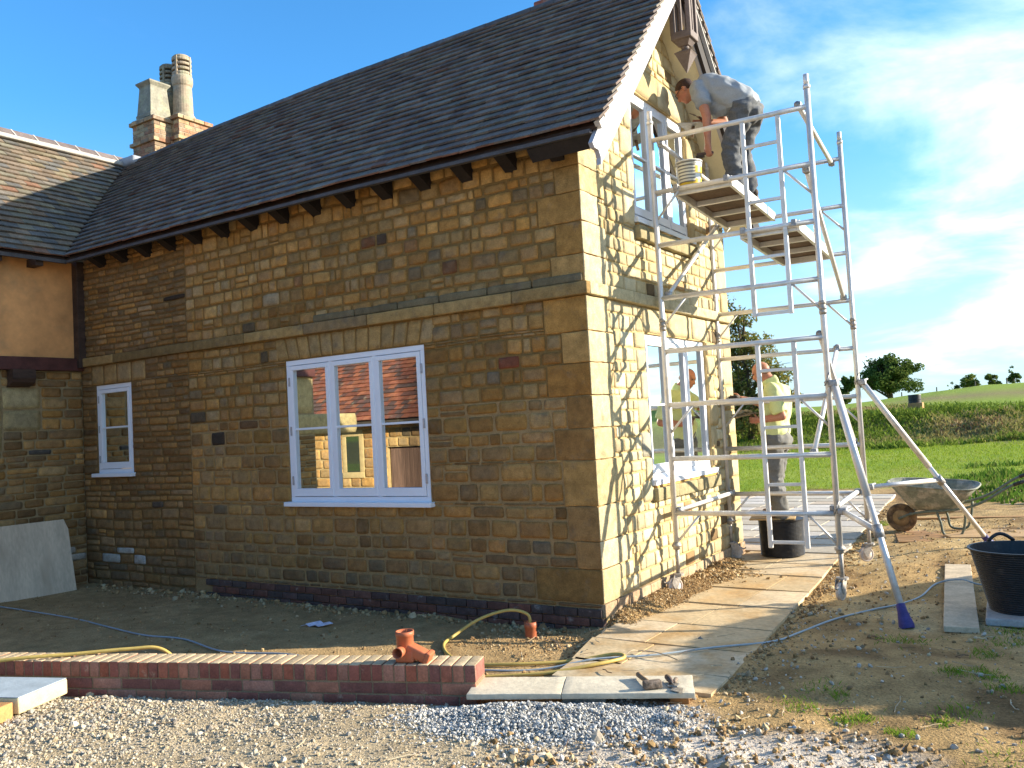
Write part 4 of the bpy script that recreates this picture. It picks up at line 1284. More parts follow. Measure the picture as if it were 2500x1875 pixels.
def build_gravel():
    mb = MB()
    n = 110000
    x = RNG.uniform(-5.2, 1.75, n); d = RNG.uniform(0.0, 2.6, n)
    y = wall_line(x) - 0.01 - d
    x2 = x + d * 0.359
    keep = (y > -4.8) & (RNG.uniform(0, 1, n) < np.clip(0.35 + 0.75 * sstep(-.35, .45, fbm(x2 * 1.1, y * 1.1, 90, 3)), 0, 1)) & (x2 < 1.55 - .25 * np.clip(-2.2 - y, 0, 3) + .3 * vnoise(y * 2, x2 * 2, 3))
    xy = np.stack((x2, y), 1)[keep]
    sz = np.exp(RNG.normal(-5.38, .52, len(xy))); sz = np.clip(sz, .0028, .026)
    # coarser crushed stone towards the left
    sz *= 1 + .45 * sstep(-1.2, -3.0, xy[:, 0])
    col = pick([(0.46, 0.39, 0.27), (0.40, 0.34, 0.24), (0.36, 0.31, 0.24), (0.52, 0.46, 0.35), (0.26, 0.22, 0.17), (0.43, 0.34, 0.21), (0.34, 0.31, 0.26)], len(xy))
    scatter_stones(mb, xy, sz, col)
    # clean pale chippings tipped in front of the step
    n = 17000
    a = RNG.uniform(0, 2 * np.pi, n); r = np.sqrt(RNG.uniform(0, 1, n)) * (1 + .18 * RNG.normal(size=n))
    px, py = r * np.cos(a), r * np.sin(a)
    cx, cy_, th = 0.70, -2.08, math.atan(.42)
    ax, ay = .74, .33
    X = cx + px * ax * math.cos(th) - py * ay * math.sin(th); Y = cy_ + px * ax * math.sin(th) + py * ay * math.cos(th)
    front = wall_line(X) - .02
    ok = (Y < front) | (X > .16)
    X, Y, r = X[ok], Y[ok], r[ok]
    sz = np.clip(np.exp(RNG.normal(-5.02, .36, len(X))), .004, .018)
    col = pick([(0.52, 0.50, 0.46), (0.44, 0.43, 0.40), (0.58, 0.55, 0.49), (0.32, 0.315, 0.30), (0.48, 0.44, 0.37), (0.23, 0.225, 0.21)], len(X))
    hump = 0.045 * np.clip(1 - r * r, 0, 1) * RNG.uniform(.0, 1.0, len(X))
    scatter_stones(mb, np.stack((X, Y), 1), sz, col, lift=hump)
    o = mb.build('gravel', mat('gravel_stone', attr=True, rough=0.9, n_scale=30, n_amt=.15, n2_amt=0, bump=.25, b_scale=90))
    tag(o, 'loose grey and buff gravel with a pile of clean pale chippings', 'gravel', kind='stuff')

    mb = MB()
    # soil clods: heap along the gable, corner, path edge, scattered over the earth
    def clods(n, fx, fy, s, pal_, lift=0.0):
        x, y = fx(n), fy(n)
        scatter_stones(mb, np.stack((x, y), 1), np.clip(np.exp(RNG.normal(math.log(s), .55, n)), .003, s * 3.5), pick(pal_, n, .7, 1.2), sink=.2, lift=lift)
    br = [(0.36, 0.235, 0.11), (0.30, 0.19, 0.085), (0.43, 0.30, 0.15), (0.25, 0.155, 0.075), (0.47, 0.36, 0.21)]
    clods(9000, lambda n: np.abs(RNG.normal(0.02, .15, n)) + .02, lambda n: RNG.uniform(-.15, 3.1, n), .0042, br)
    clods(1500, lambda n: RNG.normal(.30, .16, n), lambda n: RNG.normal(2.15, .17, n), .008, br, .01)
    clods(700, lambda n: RNG.normal(.25, .22, n), lambda n: RNG.normal(.75, .28, n), .006, br)
    clods(1300, lambda n: RNG.uniform(-.9, .35, n), lambda n: RNG.normal(-.42, .28, n), .006, br)
    clods(800, lambda n: RNG.uniform(-7.0, -.3, n), lambda n: -np.abs(RNG.normal(0, .12, n)) - .03, .012, br)
    clods(1100, lambda n: RNG.uniform(-7, .2, n), lambda n: RNG.uniform(-2.0, -.1, n), .006, br)
    e = lambda y: np.interp(y, [-1.33, -0.30, 0.56, 1.87, 3.7, 8.3], [1.379, 1.332, 1.263, 1.197, 1.064, 0.759])
    ys = RNG.uniform(-1.3, 7.5, 2000)
    scatter_stones(mb, np.stack((e(ys) + np.abs(RNG.normal(.06, .07, 2000)) + .01, ys), 1), np.clip(np.exp(RNG.normal(-4.95, .55, 2000)), .003, .022), pick(br, 2000, .7, 1.2))
    clods(4200, lambda n: RNG.uniform(1.2, 3.4, n), lambda n: RNG.uniform(-2.6, 6.5, n), .0065, br + [(0.5, 0.46, 0.38), (0.42, 0.38, 0.32)])
    clods(2600, lambda n: RNG.uniform(.6, 2.6, n), lambda n: RNG.uniform(-3.2, -1.7, n), .0065, br + [(0.55, 0.5, 0.42), (0.60, 0.56, 0.5)])
    clods(90, lambda n: RNG.uniform(.6, 3.2, n), lambda n: RNG.uniform(-3.2, .5, n), .011, [(0.46, 0.43, 0.38), (0.36, 0.33, 0.28), (0.40, 0.30, 0.18)])
    for cx, cy_, n, s in ((1.25, -2.15, 90, .013), (1.75, -2.35, 70, .012), (2.3, -1.75, 50, .010), (1.0, -2.6, 70, .012), (1.62, -1.75, 60, .010), (1.5, .95, 60, .009), (1.42, 1.9, 60, .010)):
        clods(n, lambda n: RNG.normal(cx, .17, n), lambda n: RNG.normal(cy_, .10, n), s, [(0.30, 0.20, 0.095), (0.22, 0.14, 0.065), (0.42, 0.32, 0.18), (0.52, 0.44, 0.33)])
    o = mb.build('soil_clods', mat('soil', attr=True, rough=1.0, n_scale=30, n_amt=.25, n2_amt=0, bump=.4, b_scale=80, spec=.05))
    tag(o, 'crumbled brown soil and small stones scattered over the earth', 'soil', kind='stuff')


build_gravel()


def blades(mb, x, y, z, h, w, col, lean=.5):
    n = len(x); a = RNG.uniform(0, 2 * np.pi, n); l = RNG.uniform(0, lean, n) * h; b = RNG.uniform(0, 2 * np.pi, n)
    dx, dy = np.cos(a) * w / 2, np.sin(a) * w / 2
    tx, ty = np.cos(b) * l, np.sin(b) * l
    V = np.stack((np.stack((x - dx, y - dy, z - .005), 1), np.stack((x + dx, y + dy, z - .005), 1), np.stack((x + dx * .6 + tx * .45, y + dy * .6 + ty * .45, z + h * .6), 1), np.stack((x + tx, y + ty, z + h), 1)), 1)
    F = np.arange(n * 4).reshape(n, 4)
    mb.add(V.reshape(-1, 3), F, col=np.repeat(col, 4, 0))


def build_grass():
    mb = MB()
    pts = [(2196, 1565), (2050, 1700), (1950, 1722), (2110, 1745), (2060, 1753), (2330, 1655), (2390, 1650), (2420, 1665), (2460, 1690), (2350, 1735), (2460, 1570), (2480, 1545), (2400, 1595), (2300, 1760), (1990, 1690), (2470, 1850), (2200, 1790), (2150, 1285), (2160, 1290)]
    def g(px, py, z=.05):
        v = np.array([(px - 1250) / 2084.8, -(py - 937.5) / 2084.8, -1]); r = np.array(CAM_ROT) @ v; t = (z - CAM_POS[2]) / r[2]
        return CAM_POS[0] + r[0] * t, CAM_POS[1] + r[1] * t
    for i, p in enumerate(pts):
        cx, cy_ = g(*p); n = random.randint(60, 200); s = random.uniform(.03, .10)
        x = RNG.normal(cx, s, n); y = RNG.normal(cy_, s, n)
        blades(mb, x, y, ground_z(x, y), RNG.uniform(.008, .032, n), np.full(n, .004), pick([(0.14, 0.27, 0.02), (0.19, 0.32, 0.03), (0.28, 0.30, 0.06)], n), 1.4)
    o = mb.build('grass_tufts', leaf_mat('grass_leaf', .3)); tag(o, 'small green grass tufts on the bare earth', 'grass', kind='stuff')
    mb = MB()
    n = 60000
    x = RNG.uniform(-11, 5.5, n); y = 10.4 + 21 * RNG.uniform(0, 1, n) ** 1.5
    edge = 10.9 + .35 * (x + 1) + .5 * fbm(x * .9, y * .9, 40, 4) + .8 * sstep(.6, 3.5, x)
    k = y > edge - .1; x, y = x[k], y[k]; n = len(x)
    sz = .035 + .0022 * (y - 10)
    blades(mb, x, y, ground_z(x, y), RNG.uniform(.5, 1.2, n) * sz, sz * .30, pick([(0.24, 0.33, 0.025), (0.29, 0.37, 0.035), (0.20, 0.28, 0.022), (0.32, 0.36, 0.06)], n), .8)
    n = 5200
    x = RNG.uniform(1.2, 5.5, n); y = RNG.uniform(8.2, 17, n); k = fbm(x * .8, y * .8, 41, 3) > -.02; x, y = x[k], y[k]; n = len(x)
    blades(mb, x, y, ground_z(x, y), RNG.uniform(.05, .16, n), RNG.uniform(.03, .08, n), pick([(0.075, 0.15, 0.02), (0.11, 0.20, 0.03), (0.16, 0.2, 0.045)], n), .9)
    o = mb.build('lawn_grass', MATS['grass_leaf']); tag(o, 'mown bright green lawn behind the patio', 'grass', kind='stuff')
    # scrub bank: tangled weeds, brambles and dead stalks
    mb = MB()
    n = 95000
    u = 31.5 + 25 * RNG.uniform(0, 1, n) ** 1.1; ang = RNG.uniform(-.37, .12, n)
    x = CAM_POS[0] + u * np.sin(ang); y = CAM_POS[1] + u * np.cos(ang)
    big = fbm(x * .20 + 4, y * .20, 101, 3); fine = fbm(x * .7, y * .7, 103, 2)
    edge = 33.0 + 2.6 * fbm(x * .33, x * 0 + 2, 77, 3)
    k = (u > edge) & (RNG.uniform(0, 1, n) < (.25 + .75 * sstep(-.35, .15, big + .4 * fine)) * sstep(57, 44, u + 8 * sstep(-.12, .1, ang)))
    x, y, u, big, fine, edge = x[k], y[k], u[k], big[k], fine[k], edge[k]; n = len(x)
    hh = .04 + .50 * sstep(.05, .6, big + .45 * fine) * (1 - .6 * sstep(36, 50, u)) * sstep(.2, 3.5, u - edge) + .14 * sstep(3.2, 1.2, u - edge) * (.6 + 1.2 * fine)
    z = ground_z(x, y) + np.clip(hh, .03, 2) * RNG.uniform(0, 1, n) ** .7
    q = .5 + 1.25 * fbm(x * .16, y * .16, 111, 2) + .5 * (RNG.uniform(0, 1, n) - .5) + .012 * (u - 40) - .30 * sstep(-8, -1, x)
    gr = pick([(0.17, 0.24, 0.035), (0.13, 0.19, 0.028), (0.22, 0.28, 0.05), (0.10, 0.15, 0.022)], n); ye = pick([(0.30, 0.26, 0.09), (0.34, 0.28, 0.11), (0.25, 0.24, 0.075)], n); bn = pick([(0.31, 0.20, 0.10), (0.36, 0.27, 0.15), (0.22, 0.14, 0.07)], n)
    col = np.where((q < .52)[:, None], gr, np.where((q < .98)[:, None], ye, bn))
    blades(mb, x, y, z - .04, RNG.uniform(.05, .19, n), RNG.uniform(.035, .11, n), col, 1.4)
    o = mb.build('scrub', leaf_mat('scrub_leaf', .25)); tag(o, 'tangled brown and green scrub on the bank beyond the lawn', 'scrub', kind='stuff')
    # dead sticks and straw lying about
    mb = MB()
    for k in range(120):
        cx, cy_ = (random.uniform(.9, 3.2), random.uniform(-3.0, 1.8)) if k < 60 else ((random.uniform(-.6, 1.3), random.uniform(-1.3, .3)) if k < 95 else (random.uniform(-3, .8), random.uniform(-3.2, -2.2)))
        if 0.1 < cx < 1.3 and k % 3: continue
        a = random.uniform(0, 6.28); L = random.uniform(.05, .2); P = []
        for t in np.linspace(-.5, .5, 4):
            x, y = cx + math.cos(a) * L * t + random.uniform(-.008, .008), cy_ + math.sin(a) * L * t + random.uniform(-.008, .008)
            P.append((x, y, surf_z(x, y) + .006 + random.uniform(0, .012)))
        mb.tube(P, random.uniform(.0015, .0035), 5, np.array(random.choice([(0.40, 0.30, 0.18), (0.16, 0.10, 0.06), (0.52, 0.43, 0.28)])))
    for (x0, y0, x1, y1) in ((-.30, -.38, -.05, -.62), (.02, -.42, .16, -.22), (.06, -.36, .30, -.16), (.95, -.8, .62, -.70), (.62, -.7, .58, -.82)):
        P = [(x0 + (x1 - x0) * t, y0 + (y1 - y0) * t, surf_z(x0 + (x1 - x0) * t, y0 + (y1 - y0) * t) + .012 + .02 * math.sin(3 * t)) for t in np.linspace(0, 1, 6)]
        mb.tube(P, .004, 5, (0.42, 0.33, 0.22))
    o = mb.build('twigs', mat('dry_twig', attr=True, rough=.9)); tag(o, 'dry twigs and straw littering the ground', 'twigs', kind='stuff')


build_grass()

# ================================================================== aluminium tower
TX, TY, TTH, TW, TL, TZ = 0.13, 1.2726, 0.0625, 1.4283, 1.8321, 0.7845
M_ALU = mat('aluminium', (0.68, 0.66, 0.63), rough=0.45, metal=0.35, n_scale=9, n_amt=.08, n2_scale=70, n2_amt=.05, bump=.05, b_scale=60, spec=.5,
            tint2=(0.50, 0.44, 0.35), t_scale=5, t_lo=.52, t_hi=.80)
M_STEEL = mat('worn_steel', (0.40, 0.36, 0.31), rough=0.6, metal=0.4, n_scale=25, n_amt=.3, bump=.2, b_scale=90)
M_CLAMP = mat('clamp_metal', (0.33, 0.32, 0.31), rough=0.5, metal=0.6, n_scale=30, n_amt=.25, bump=.2)


def tp(i, j, z):
    c, s = math.cos(TTH), math.sin(TTH)
    return np.array((TX + i * TW * c - j * TL * s, TY + i * TW * s + j * TL * c, z))


def build_tower():
    t = thing('scaffold_tower', tuple(tp(.5, .5, 0)), 'aluminium mobile scaffold tower with ladder frames and outriggers against the gable', 'scaffold tower')
    R = 0.0255
    def tub(name, a, b, r=R, m=M_ALU, n=12, parent=t):
        mb = MB(); mb.tube([a, b], r, n); return mb.build(name, m, parent, smooth=True)
    gz = lambda i, j: float(ground_z(*tp(i, j, 0)[:2], rough=False))
    # posts, castors
    for i in (0, 1):
        for j in (0, 1):
            top = 4.565
            p = tub('post', tp(i, j, TZ - .29), tp(i, j, top - .10))
            mb = MB(); mb.tube([tp(i, j, top - .10), tp(i, j, top)], R * .93, 12); mb.tube([tp(i, j, top - .125), tp(i, j, top - .095)], R * 1.22, 12)
            mb.build('spigot', M_ALU, p, smooth=True)
            mb = MB()
            for z in (TZ + 1.70, TZ + 1.735, TZ + 1.78): mb.tube([tp(i, j, z), tp(i, j, z + .026)], R * 1.25, 12)
            mb.tube([tp(i, j, TZ + 1.69), tp(i, j, TZ + 1.81)], R * 1.1, 12)
            mb.build('joint_collar', M_STEEL, p, smooth=True)
            zb = gz(i, j) + (.015 if i == 0 else 0.03)
            if i == 0: zb = 0.05 + .012 * (j * 1.8)
            mb = MB(); mb.tube([tp(i, j, zb + .17), tp(i, j, TZ - .27)], R * .78, 12)
            mb.tube([tp(i, j, TZ - .33), tp(i, j, TZ - .27)], R * 1.35, 12); mb.tube([tp(i, j, TZ - .305), tp(i, j, TZ - .285)], R * 1.9, 8)
            mb.build('adjustable_leg', M_STEEL, t, smooth=True)
            # swivel castor
            a = {(0, 0): -2.2, (1, 0): -1.75, (0, 1): .3, (1, 1): -2.4}[(i, j)]
            c = tp(i, j, 0); d = np.array((math.cos(a), math.sin(a), 0)); s = np.array((-d[1], d[0], 0))
            rw = .075
            w = np.array((c[0], c[1], zb + rw)) + d * .045
            mb = MB()
            Mx = Matrix((tuple(s), tuple(d), (0, 0, 1))).transposed().to_4x4(); Mx.translation = Vector(w)
            M2 = Mx @ Matrix.Rotation(math.pi / 2, 4, 'Y')
            mb.lathe([(.02, -.024), (.05, -.022), (.056, -.014), (rw - .012, -.014), (rw - .008, -.020), (rw, -.014), (rw, .014), (rw - .008, .020), (rw - .012, .014), (.056, .014), (.05, .022), (.02, .024)], 28, M=M2, col=(0.60, 0.42, 0.28))
            wh = mb.build('castor_wheel', mat('castor_wheel_paint', (0.62, 0.52, 0.43), rough=.6, n_scale=20, n_amt=.25, bump=.2), t, smooth=True)
            mb = MB(); mb.lathe([(.001, -.028), (.018, -.028), (.018, .028), (.001, .028)], 12, M=M2); mb.build('hub', M_STEEL, wh)
            mb = MB()
            for q in (-.034, .030):
                P = [(-.045, .03), (-.02, .10), (.06, .10), (.03, .02), (.0, -.02), (-.02, -.02)]
                Mq = Matrix((tuple(-d), (0, 0, 1), tuple(s))).transposed().to_4x4(); Mq.translation = Vector(w + s * q)
                mb.prism(P, .004, Mq)
            mb.tube([(c[0], c[1], zb + .168), (c[0], c[1], zb + .185)], .052, 14)
            mb.tube([w - d * .03 + np.array((0, 0, .09)), w + d * .085 + np.array((0, 0, .03)), w + d * .11 + np.array((0, 0, .045))], .009, 6)
            mb.build('castor_fork', M_STEEL, t)
    # rungs and ladder
    for j in (0, 1):
        for k in range(8):
            tub('rung', tp(0, j, TZ + .5 * k), tp(1, j, TZ + .5 * k), R * .92)
        for k in (0, 2, 4, 6):
            z = TZ + .5 * k
            tub('gusset', tp(.01, j, z - .26), tp(.17, j, z - .01), .011); tub('gusset', tp(.99, j, z - .26), tp(.83, j, z - .01), .011)
    for (z0, z1) in ((TZ - .30, TZ + 1.48), (TZ + 1.73, TZ + 3.48)):
        for i in (.60, .818):
            mb = MB(); a, b = tp(i, 0, z0), tp(i, 0, z1)
            mb.rbox((-.019, -.019, 0), (.019, .019, z1 - z0), .005, M=Matrix.Translation(Vector(a)) @ Matrix.Rotation(TTH, 4, 'Z'), seg=3); mb.build('ladder_stile', M_ALU, t)
        z = z0 + .04
        zz = [TZ + .25 * k for k in range(-1, 16) if z0 < TZ + .25 * k < z1 - .02]
        for z in zz:
            if abs((z - TZ) % .5) < .01: continue
            mb = MB(); mb.rbox((0, -.014, -.014), (TW * .218, .014, .014), .004, M=Matrix.Translation(Vector(tp(.60, 0, z))) @ Matrix.Rotation(TTH, 4, 'Z'), seg=3); mb.build('ladder_rung', M_ALU, t)
    # braces with hooked ends
    def brace(a, b, hook=True):
        a, b = np.array(a), np.array(b)
        br = tub('brace', a, b, .022)
        if hook:
            for p, q in ((a, b), (b, a)):
                d = (q - p) / np.linalg.norm(q - p)
                mb = MB(); mb.tube([p - d * .05, p + d * .03], .027, 10); mb.rbox(tuple(p - .03), tuple(p + .03), .01)
                mb.build('brace_hook', M_CLAMP, br, smooth=True)
    o = np.array((0, 0, .035))
    brace(tp(.04, .03, TZ + 2.0) + o, tp(.05, .98, TZ + 2.98))
    brace(tp(.94, .02, TZ + 3.5) + o, tp(.935, .99, TZ + 3.5) - o)
    brace(tp(.06, .02, TZ + 3.5) - o, tp(.05, .99, TZ + 3.5) - o)
    brace(tp(.96, .02, TZ + 3.0) - o, tp(.95, .99, TZ + 2.0) + o)
    brace(tp(.97, .02, TZ + 1.5) + o * .4, tp(.95, .99, TZ + .52) + o * .4)
    brace(tp(.886, .03, TZ + .5) + o * .6, tp(.88, .98, TZ + 1.5) + o * .3)
    brace(tp(.03, .02, TZ) + o * .8, tp(.04, .98, TZ) + o * .5)
    brace(tp(.975, .03, TZ) + o, tp(.95, .98, TZ) + o * .5)
    # outriggers
    def clamp(p, par):
        mb = MB(); mb.rbox(tuple(p - np.array((.04, .04, .03))), tuple(p + np.array((.04, .04, .03))), .012)
        mb.tube([p + np.array((-.07, -.02, .01)), p + np.array((.05, .05, .03))], .010, 6); mb.tube([p + np.array((-.06, -.05, -.02)), p + np.array((-.02, -.03, .09))], .008, 6)
        mb.build('clamp', M_CLAMP, par, smooth=True)
    for (j, foot, tz, sz) in ((0, np.array((2.14, .68, float(ground_z(2.14, .68)))), TZ + 1.10, TZ + .02), (1, np.array((2.46, 4.45, float(ground_z(2.46, 4.45)))), TZ + 1.14, TZ + .06)):
        top = tp(1.03, j, tz); low = tp(1.03, j, sz)
        d = (top - foot); L = np.linalg.norm(d); d /= L
        mb = MB(); mb.tube([foot + d * .10, foot + d * (L * .55)], .026, 12); mb.tube([foot + d * (L * .5), top], .031, 12)
        out = mb.build('outrigger', M_ALU, t, smooth=True)
        mb = MB(); mb.lathe([(.052, -.13), (.056, -.10), (.036, .0), (.034, .05), (.028, .055)], 14, M=frame_from(foot + d * .12, Vector(d).orthogonal(), Vector(d))); mb.lathe([(.001, -.13), (.052, -.13)], 14, M=frame_from(foot + d * .12, Vector(d).orthogonal(), Vector(d)))
        mb.build('rubber_foot', mat('blue_rubber', (0.055, 0.045, 0.17), rough=.6, n_scale=20, n_amt=.2), out, smooth=True)
        knee = foot + d * (L * (.36 if j == 0 else .42))
        mb = MB(); mb.tube([low, knee], .024, 12); mb.build('strut', M_ALU, out, smooth=True)
        mb = MB(); mb.tube([knee - d * .05, knee + d * .05], .040, 12); mb.rbox(tuple(knee - .03), tuple(knee + .03), .01); mb.build('strut_clamp', M_CLAMP, out, smooth=True)
        clamp(top, out); clamp(low, out)
    # decks
    for (i0, i1, lev) in ((.125, .510, 6), (.535, .90, 5)):
        z = TZ + .5 * lev
        Mx = Matrix.Translation(Vector(tp(i0, 0, z))) @ Matrix.Rotation(TTH, 4, 'Z')
        w = (i1 - i0) * TW; L = TL
        mb = MB(); mb.rbox((.03, .02, .016), (w - .03, L - .02, .030), .003, M=Mx, seg=.3)
        deck = mb.build('platform', mat('deck_plywood', (0.12, 0.078, 0.048), rough=.8, n_scale=5, n_amt=.3, n2_scale=50, n2_amt=.2, bump=.3, stretch=(1, .4, 1)), t)
        mb = MB()
        for x0, x1 in ((.0, .032), (w - .032, w)): mb.rbox((x0, .03, -.055), (x1, L - .03, .040), .005, M=Mx, seg=3)
        for y0, y1 in ((.03, .075), (L - .075, L - .03)): mb.rbox((.032, y0, -.05), (w - .032, y1, .014), .004, M=Mx, seg=3)
        mb.build('deck_rail', M_ALU, deck)
        for f in (.36, .67): mb = MB(); mb.rbox((.032, L * f - .02, -.035), (w - .032, L * f + .02, .014), .004, M=Mx, seg=3); mb.build('deck_bearer', M_ALU, deck)
        for x in (.04, w - .04):
            for y in (0, L):
                mb = MB(); mb.rbox((x - .022, y - .034, .022), (x + .022, y + .034, .040), .006, M=Mx); s = 1 if y == 0 else -1
                mb.rbox((x - .022, y - s * .034 - .004, -.02), (x + .022, y - s * .034 + .004, .03), .003, M=Mx); mb.build('deck_hook', M_CLAMP, deck)


build_tower()

# ================================================================== smaller things
M_BLACK = mat('black_plastic', (0.022, 0.022, 0.023), rough=0.5, n_scale=14, n_amt=.3, n2_scale=60, n2_amt=.2, bump=.12, b_scale=60, spec=.4, tint2=(0.16, 0.13, 0.09), t_scale=9, t_lo=.60, t_hi=.85)
M_PLY = mat('plywood', attr=True, rough=.85, n_scale=4, n_amt=.16, n2_scale=40, n2_amt=.12, bump=.2, b_scale=30, stretch=(1, 1, .25), tint2=(0.34, 0.25, 0.16), t_scale=5, t_lo=.58, t_hi=.80)
M_TIMBER = mat('sawn_timber', attr=True, rough=.85, n_scale=6, n_amt=.2, n2_scale=50, n2_amt=.15, bump=.3, b_scale=50)
M_ROPE = mat('pvc_hose', attr=True, rough=.45, n_scale=20, n_amt=.1, n2_amt=.05, bump=.05)


def single(mb, name, m, label, cat, origin, group=None, smooth=False, kind=None):
    o = mb.build(name, m, None, origin, smooth); return tag(o, label, cat, group, kind)


GZ = surf_z


def build_small():
    # board under the step and stone step
    M = Matrix.Translation((0.209, -2.069, 0)) @ Matrix.Rotation(math.atan2(.513, 1.152), 4, 'Z')
    mb = MB(); mb.rbox((-.06, 0, .080), (.499, .335, .112), .004, (0.60, 0.52, 0.38), M=M, noise=.003, seg=.05, seed=2); mb.rbox((.5015, .001, .080), (1.262, .336, .1125), .004, (0.58, 0.51, 0.38), M=M, noise=.003, seg=.05, seed=5)
    single(mb, 'step_slab', mat('step_stone', attr=True, rough=.8, n_scale=4, n_amt=.12, n2_scale=30, n2_amt=.12, bump=.3, b_scale=40), 'long pale stone step slab lying beyond the end of the brick wall', 'stone slab', (.8, -1.8, .07), smooth=True)
    mb = MB(); mb.rbox((1.12, .08, .0), (1.23, .30, .071), .006, (0.33, 0.17, 0.065), M=M, seg=.1); single(mb, 'timber_block', M_TIMBER, 'orange timber block propping the end of the step slab', 'block', (1.2, -1.4, 0))
    mb = MB(); mb.rbox((.5, .06, .0), (.75, .28, .071), .006, (0.30, 0.28, 0.24), M=M, seg=.1, noise=.01)
    single(mb, 'bedding_stone', M_STONE, 'rough bedding stone packed under the middle of the step slab', 'stone', (.5, -1.9, 0))
    # club hammer
    h = thing('club_hammer', (1.10, -1.56, .114), 'club hammer with a short wooden handle lying on the step slab', 'hammer')
    mb = MB(); mb.tube(bez([(.955, -1.425, .135), (1.0, -1.475, .136), (1.06, -1.535, .138), (1.10, -1.575, .139)], 4), np.linspace(.017, .013, 13), 10); mb.build('handle', mat('ash_handle', (0.30, 0.19, 0.105), rough=.7, n_scale=20, n_amt=.2), h, smooth=True)
    mb = MB(); mb.rbox((-.055, -.024, -.022), (.055, .024, .024), .010, M=Matrix.Translation((1.115, -1.585, .139)) @ Matrix.Rotation(.72, 4, 'Z'), seg=.03, noise=.001); mb.build('head', mat('rusty_steel', (0.19, 0.145, 0.11), rough=.7, metal=.3, n_scale=30, n_amt=.4, bump=.3), h, smooth=True)
    t = thing('trowel', (1.19, -1.50, .114), 'pointing trowel with a dark handle beside the club hammer', 'trowel')
    mb = MB(); mb.tube([(1.135, -1.415, .138), (1.165, -1.455, .140), (1.20, -1.50, .140)], [.016, .018, .012], 10); mb.build('handle', mat('dark_handle', (0.10, 0.065, 0.05), rough=.6), t, smooth=True)
    mb = MB(); mb.tube([(1.20, -1.50, .14), (1.225, -1.53, .132)], .006, 6); mb.prism([(0, 0), (.045, .04), (.12, .0), (.045, -.04)], .003, Matrix.Translation((1.22, -1.525, .119)) @ Matrix.Rotation(-.75, 4, 'Z')); mb.build('blade', mat('trowel_steel', (0.35, 0.33, 0.31), rough=.35, metal=.8, n_scale=30, n_amt=.2), t)
    t = thing('bolster', (1.16, -1.47, .114), 'short steel bolster chisel lying beside the trowel', 'chisel')
    mb = MB(); mb.tube([(1.19, -1.41, .130), (1.20, -1.47, .128)], .013, 8); mb.build('shank', MATS['rusty_steel'], t, smooth=True)
    mb = MB(); mb.rbox((-.03, 0, -.004), (.03, .06, .004), .003, M=Matrix.Translation((1.205, -1.47, .124)) @ Matrix.Rotation(math.pi + .15, 4, 'Z')); mb.build('blade', MATS['trowel_steel'], t)

    # terracotta drain junction on the wall
    M_TERRA = mat('orange_pvc', (0.42, 0.125, 0.055), rough=.5, n_scale=10, n_amt=.12, n2_amt=.05, bump=.06, tint2=(0.50, 0.30, 0.19), t_scale=8, t_lo=.62, t_hi=.8)
    d = thing('drain_gully', (-.31, -2.05, .24), 'orange plastic drain gully with an upright socket standing on the brick wall', 'pipe fitting')
    c = np.array((-.34, -2.045, .24)); K = .82
    def pipe(mb, a, b, r, inner=True, n=24):
        a, b = np.array(a, float), np.array(b, float); dd = (b - a); L = np.linalg.norm(dd)
        M = frame_from(a, Vector(dd).orthogonal(), Vector(dd))
        mb.lathe([(r, 0), (r, L - .03), (r * 1.08, L - .028), (r * 1.08, L), (r * .94, L), (r * .92, L - .10 if L > .11 else .0)] + ([(.001, L - .10 if L > .11 else .0)]), n, M=M)
    mb = MB(); pipe(mb, c + (0, 0, .03), c + (0, 0, .19), .054); mb.build('socket', M_TERRA, d, smooth=True)
    mb = MB(); mb.rbox((-.065, -.06, .002), (.085, .06, .095), .02, M=Matrix.Translation(Vector(c)) @ Matrix.Rotation(.34, 4, 'Z') @ Matrix.Scale(K, 4), seg=.05)
    for k in range(1):
        MM = Matrix.Translation(Vector(c)) @ Matrix.Rotation(.34, 4, 'Z') @ Matrix.Scale(K, 4) @ Matrix.Translation((.05, 0, .10)) @ Matrix.Rotation(.45, 4, 'Y')
        mb.rbox((-.05, -.055, -.05), (.15, .055, .035), .02, M=MM, seg=.05)
        mb.rbox((.13, -.062, -.075), (.17, .062, .045), .012, M=MM, seg=.05)
    mb.build('body', M_TERRA, d, smooth=True)
    mb = MB(); dirv = np.array((.35, -.93, .05)); pipe(mb, c + (-.0, -.03, .075), c + np.array((0, -.03, .075)) + dirv * .09, .031); mb.build('side_inlet', M_TERRA, d, smooth=True)
    e = thing('pipe_stub', (-.50, -.32, -.02), 'short upright orange drain pipe by the corner with the hose in it', 'pipe')
    mb = MB(); a = np.linspace(0, 2 * np.pi, 24); z0 = -.05
    mb.lathe([(.048, 0), (.048, .095), (.052, .098), (.052, .145), (.046, .145), (.044, .05), (.001, .045)], 24, (-.50, -.32, z0)); mb.build('socket', M_TERRA, e, smooth=True)

    # yellow hose: out of the stub, loop, behind the wall, over it at the left
    yel = (0.50, 0.36, 0.10)
    def on(pts, lift=.016): return [(x, y, (GZ(x, y) + lift) if z is None else z) for x, y, z in pts]
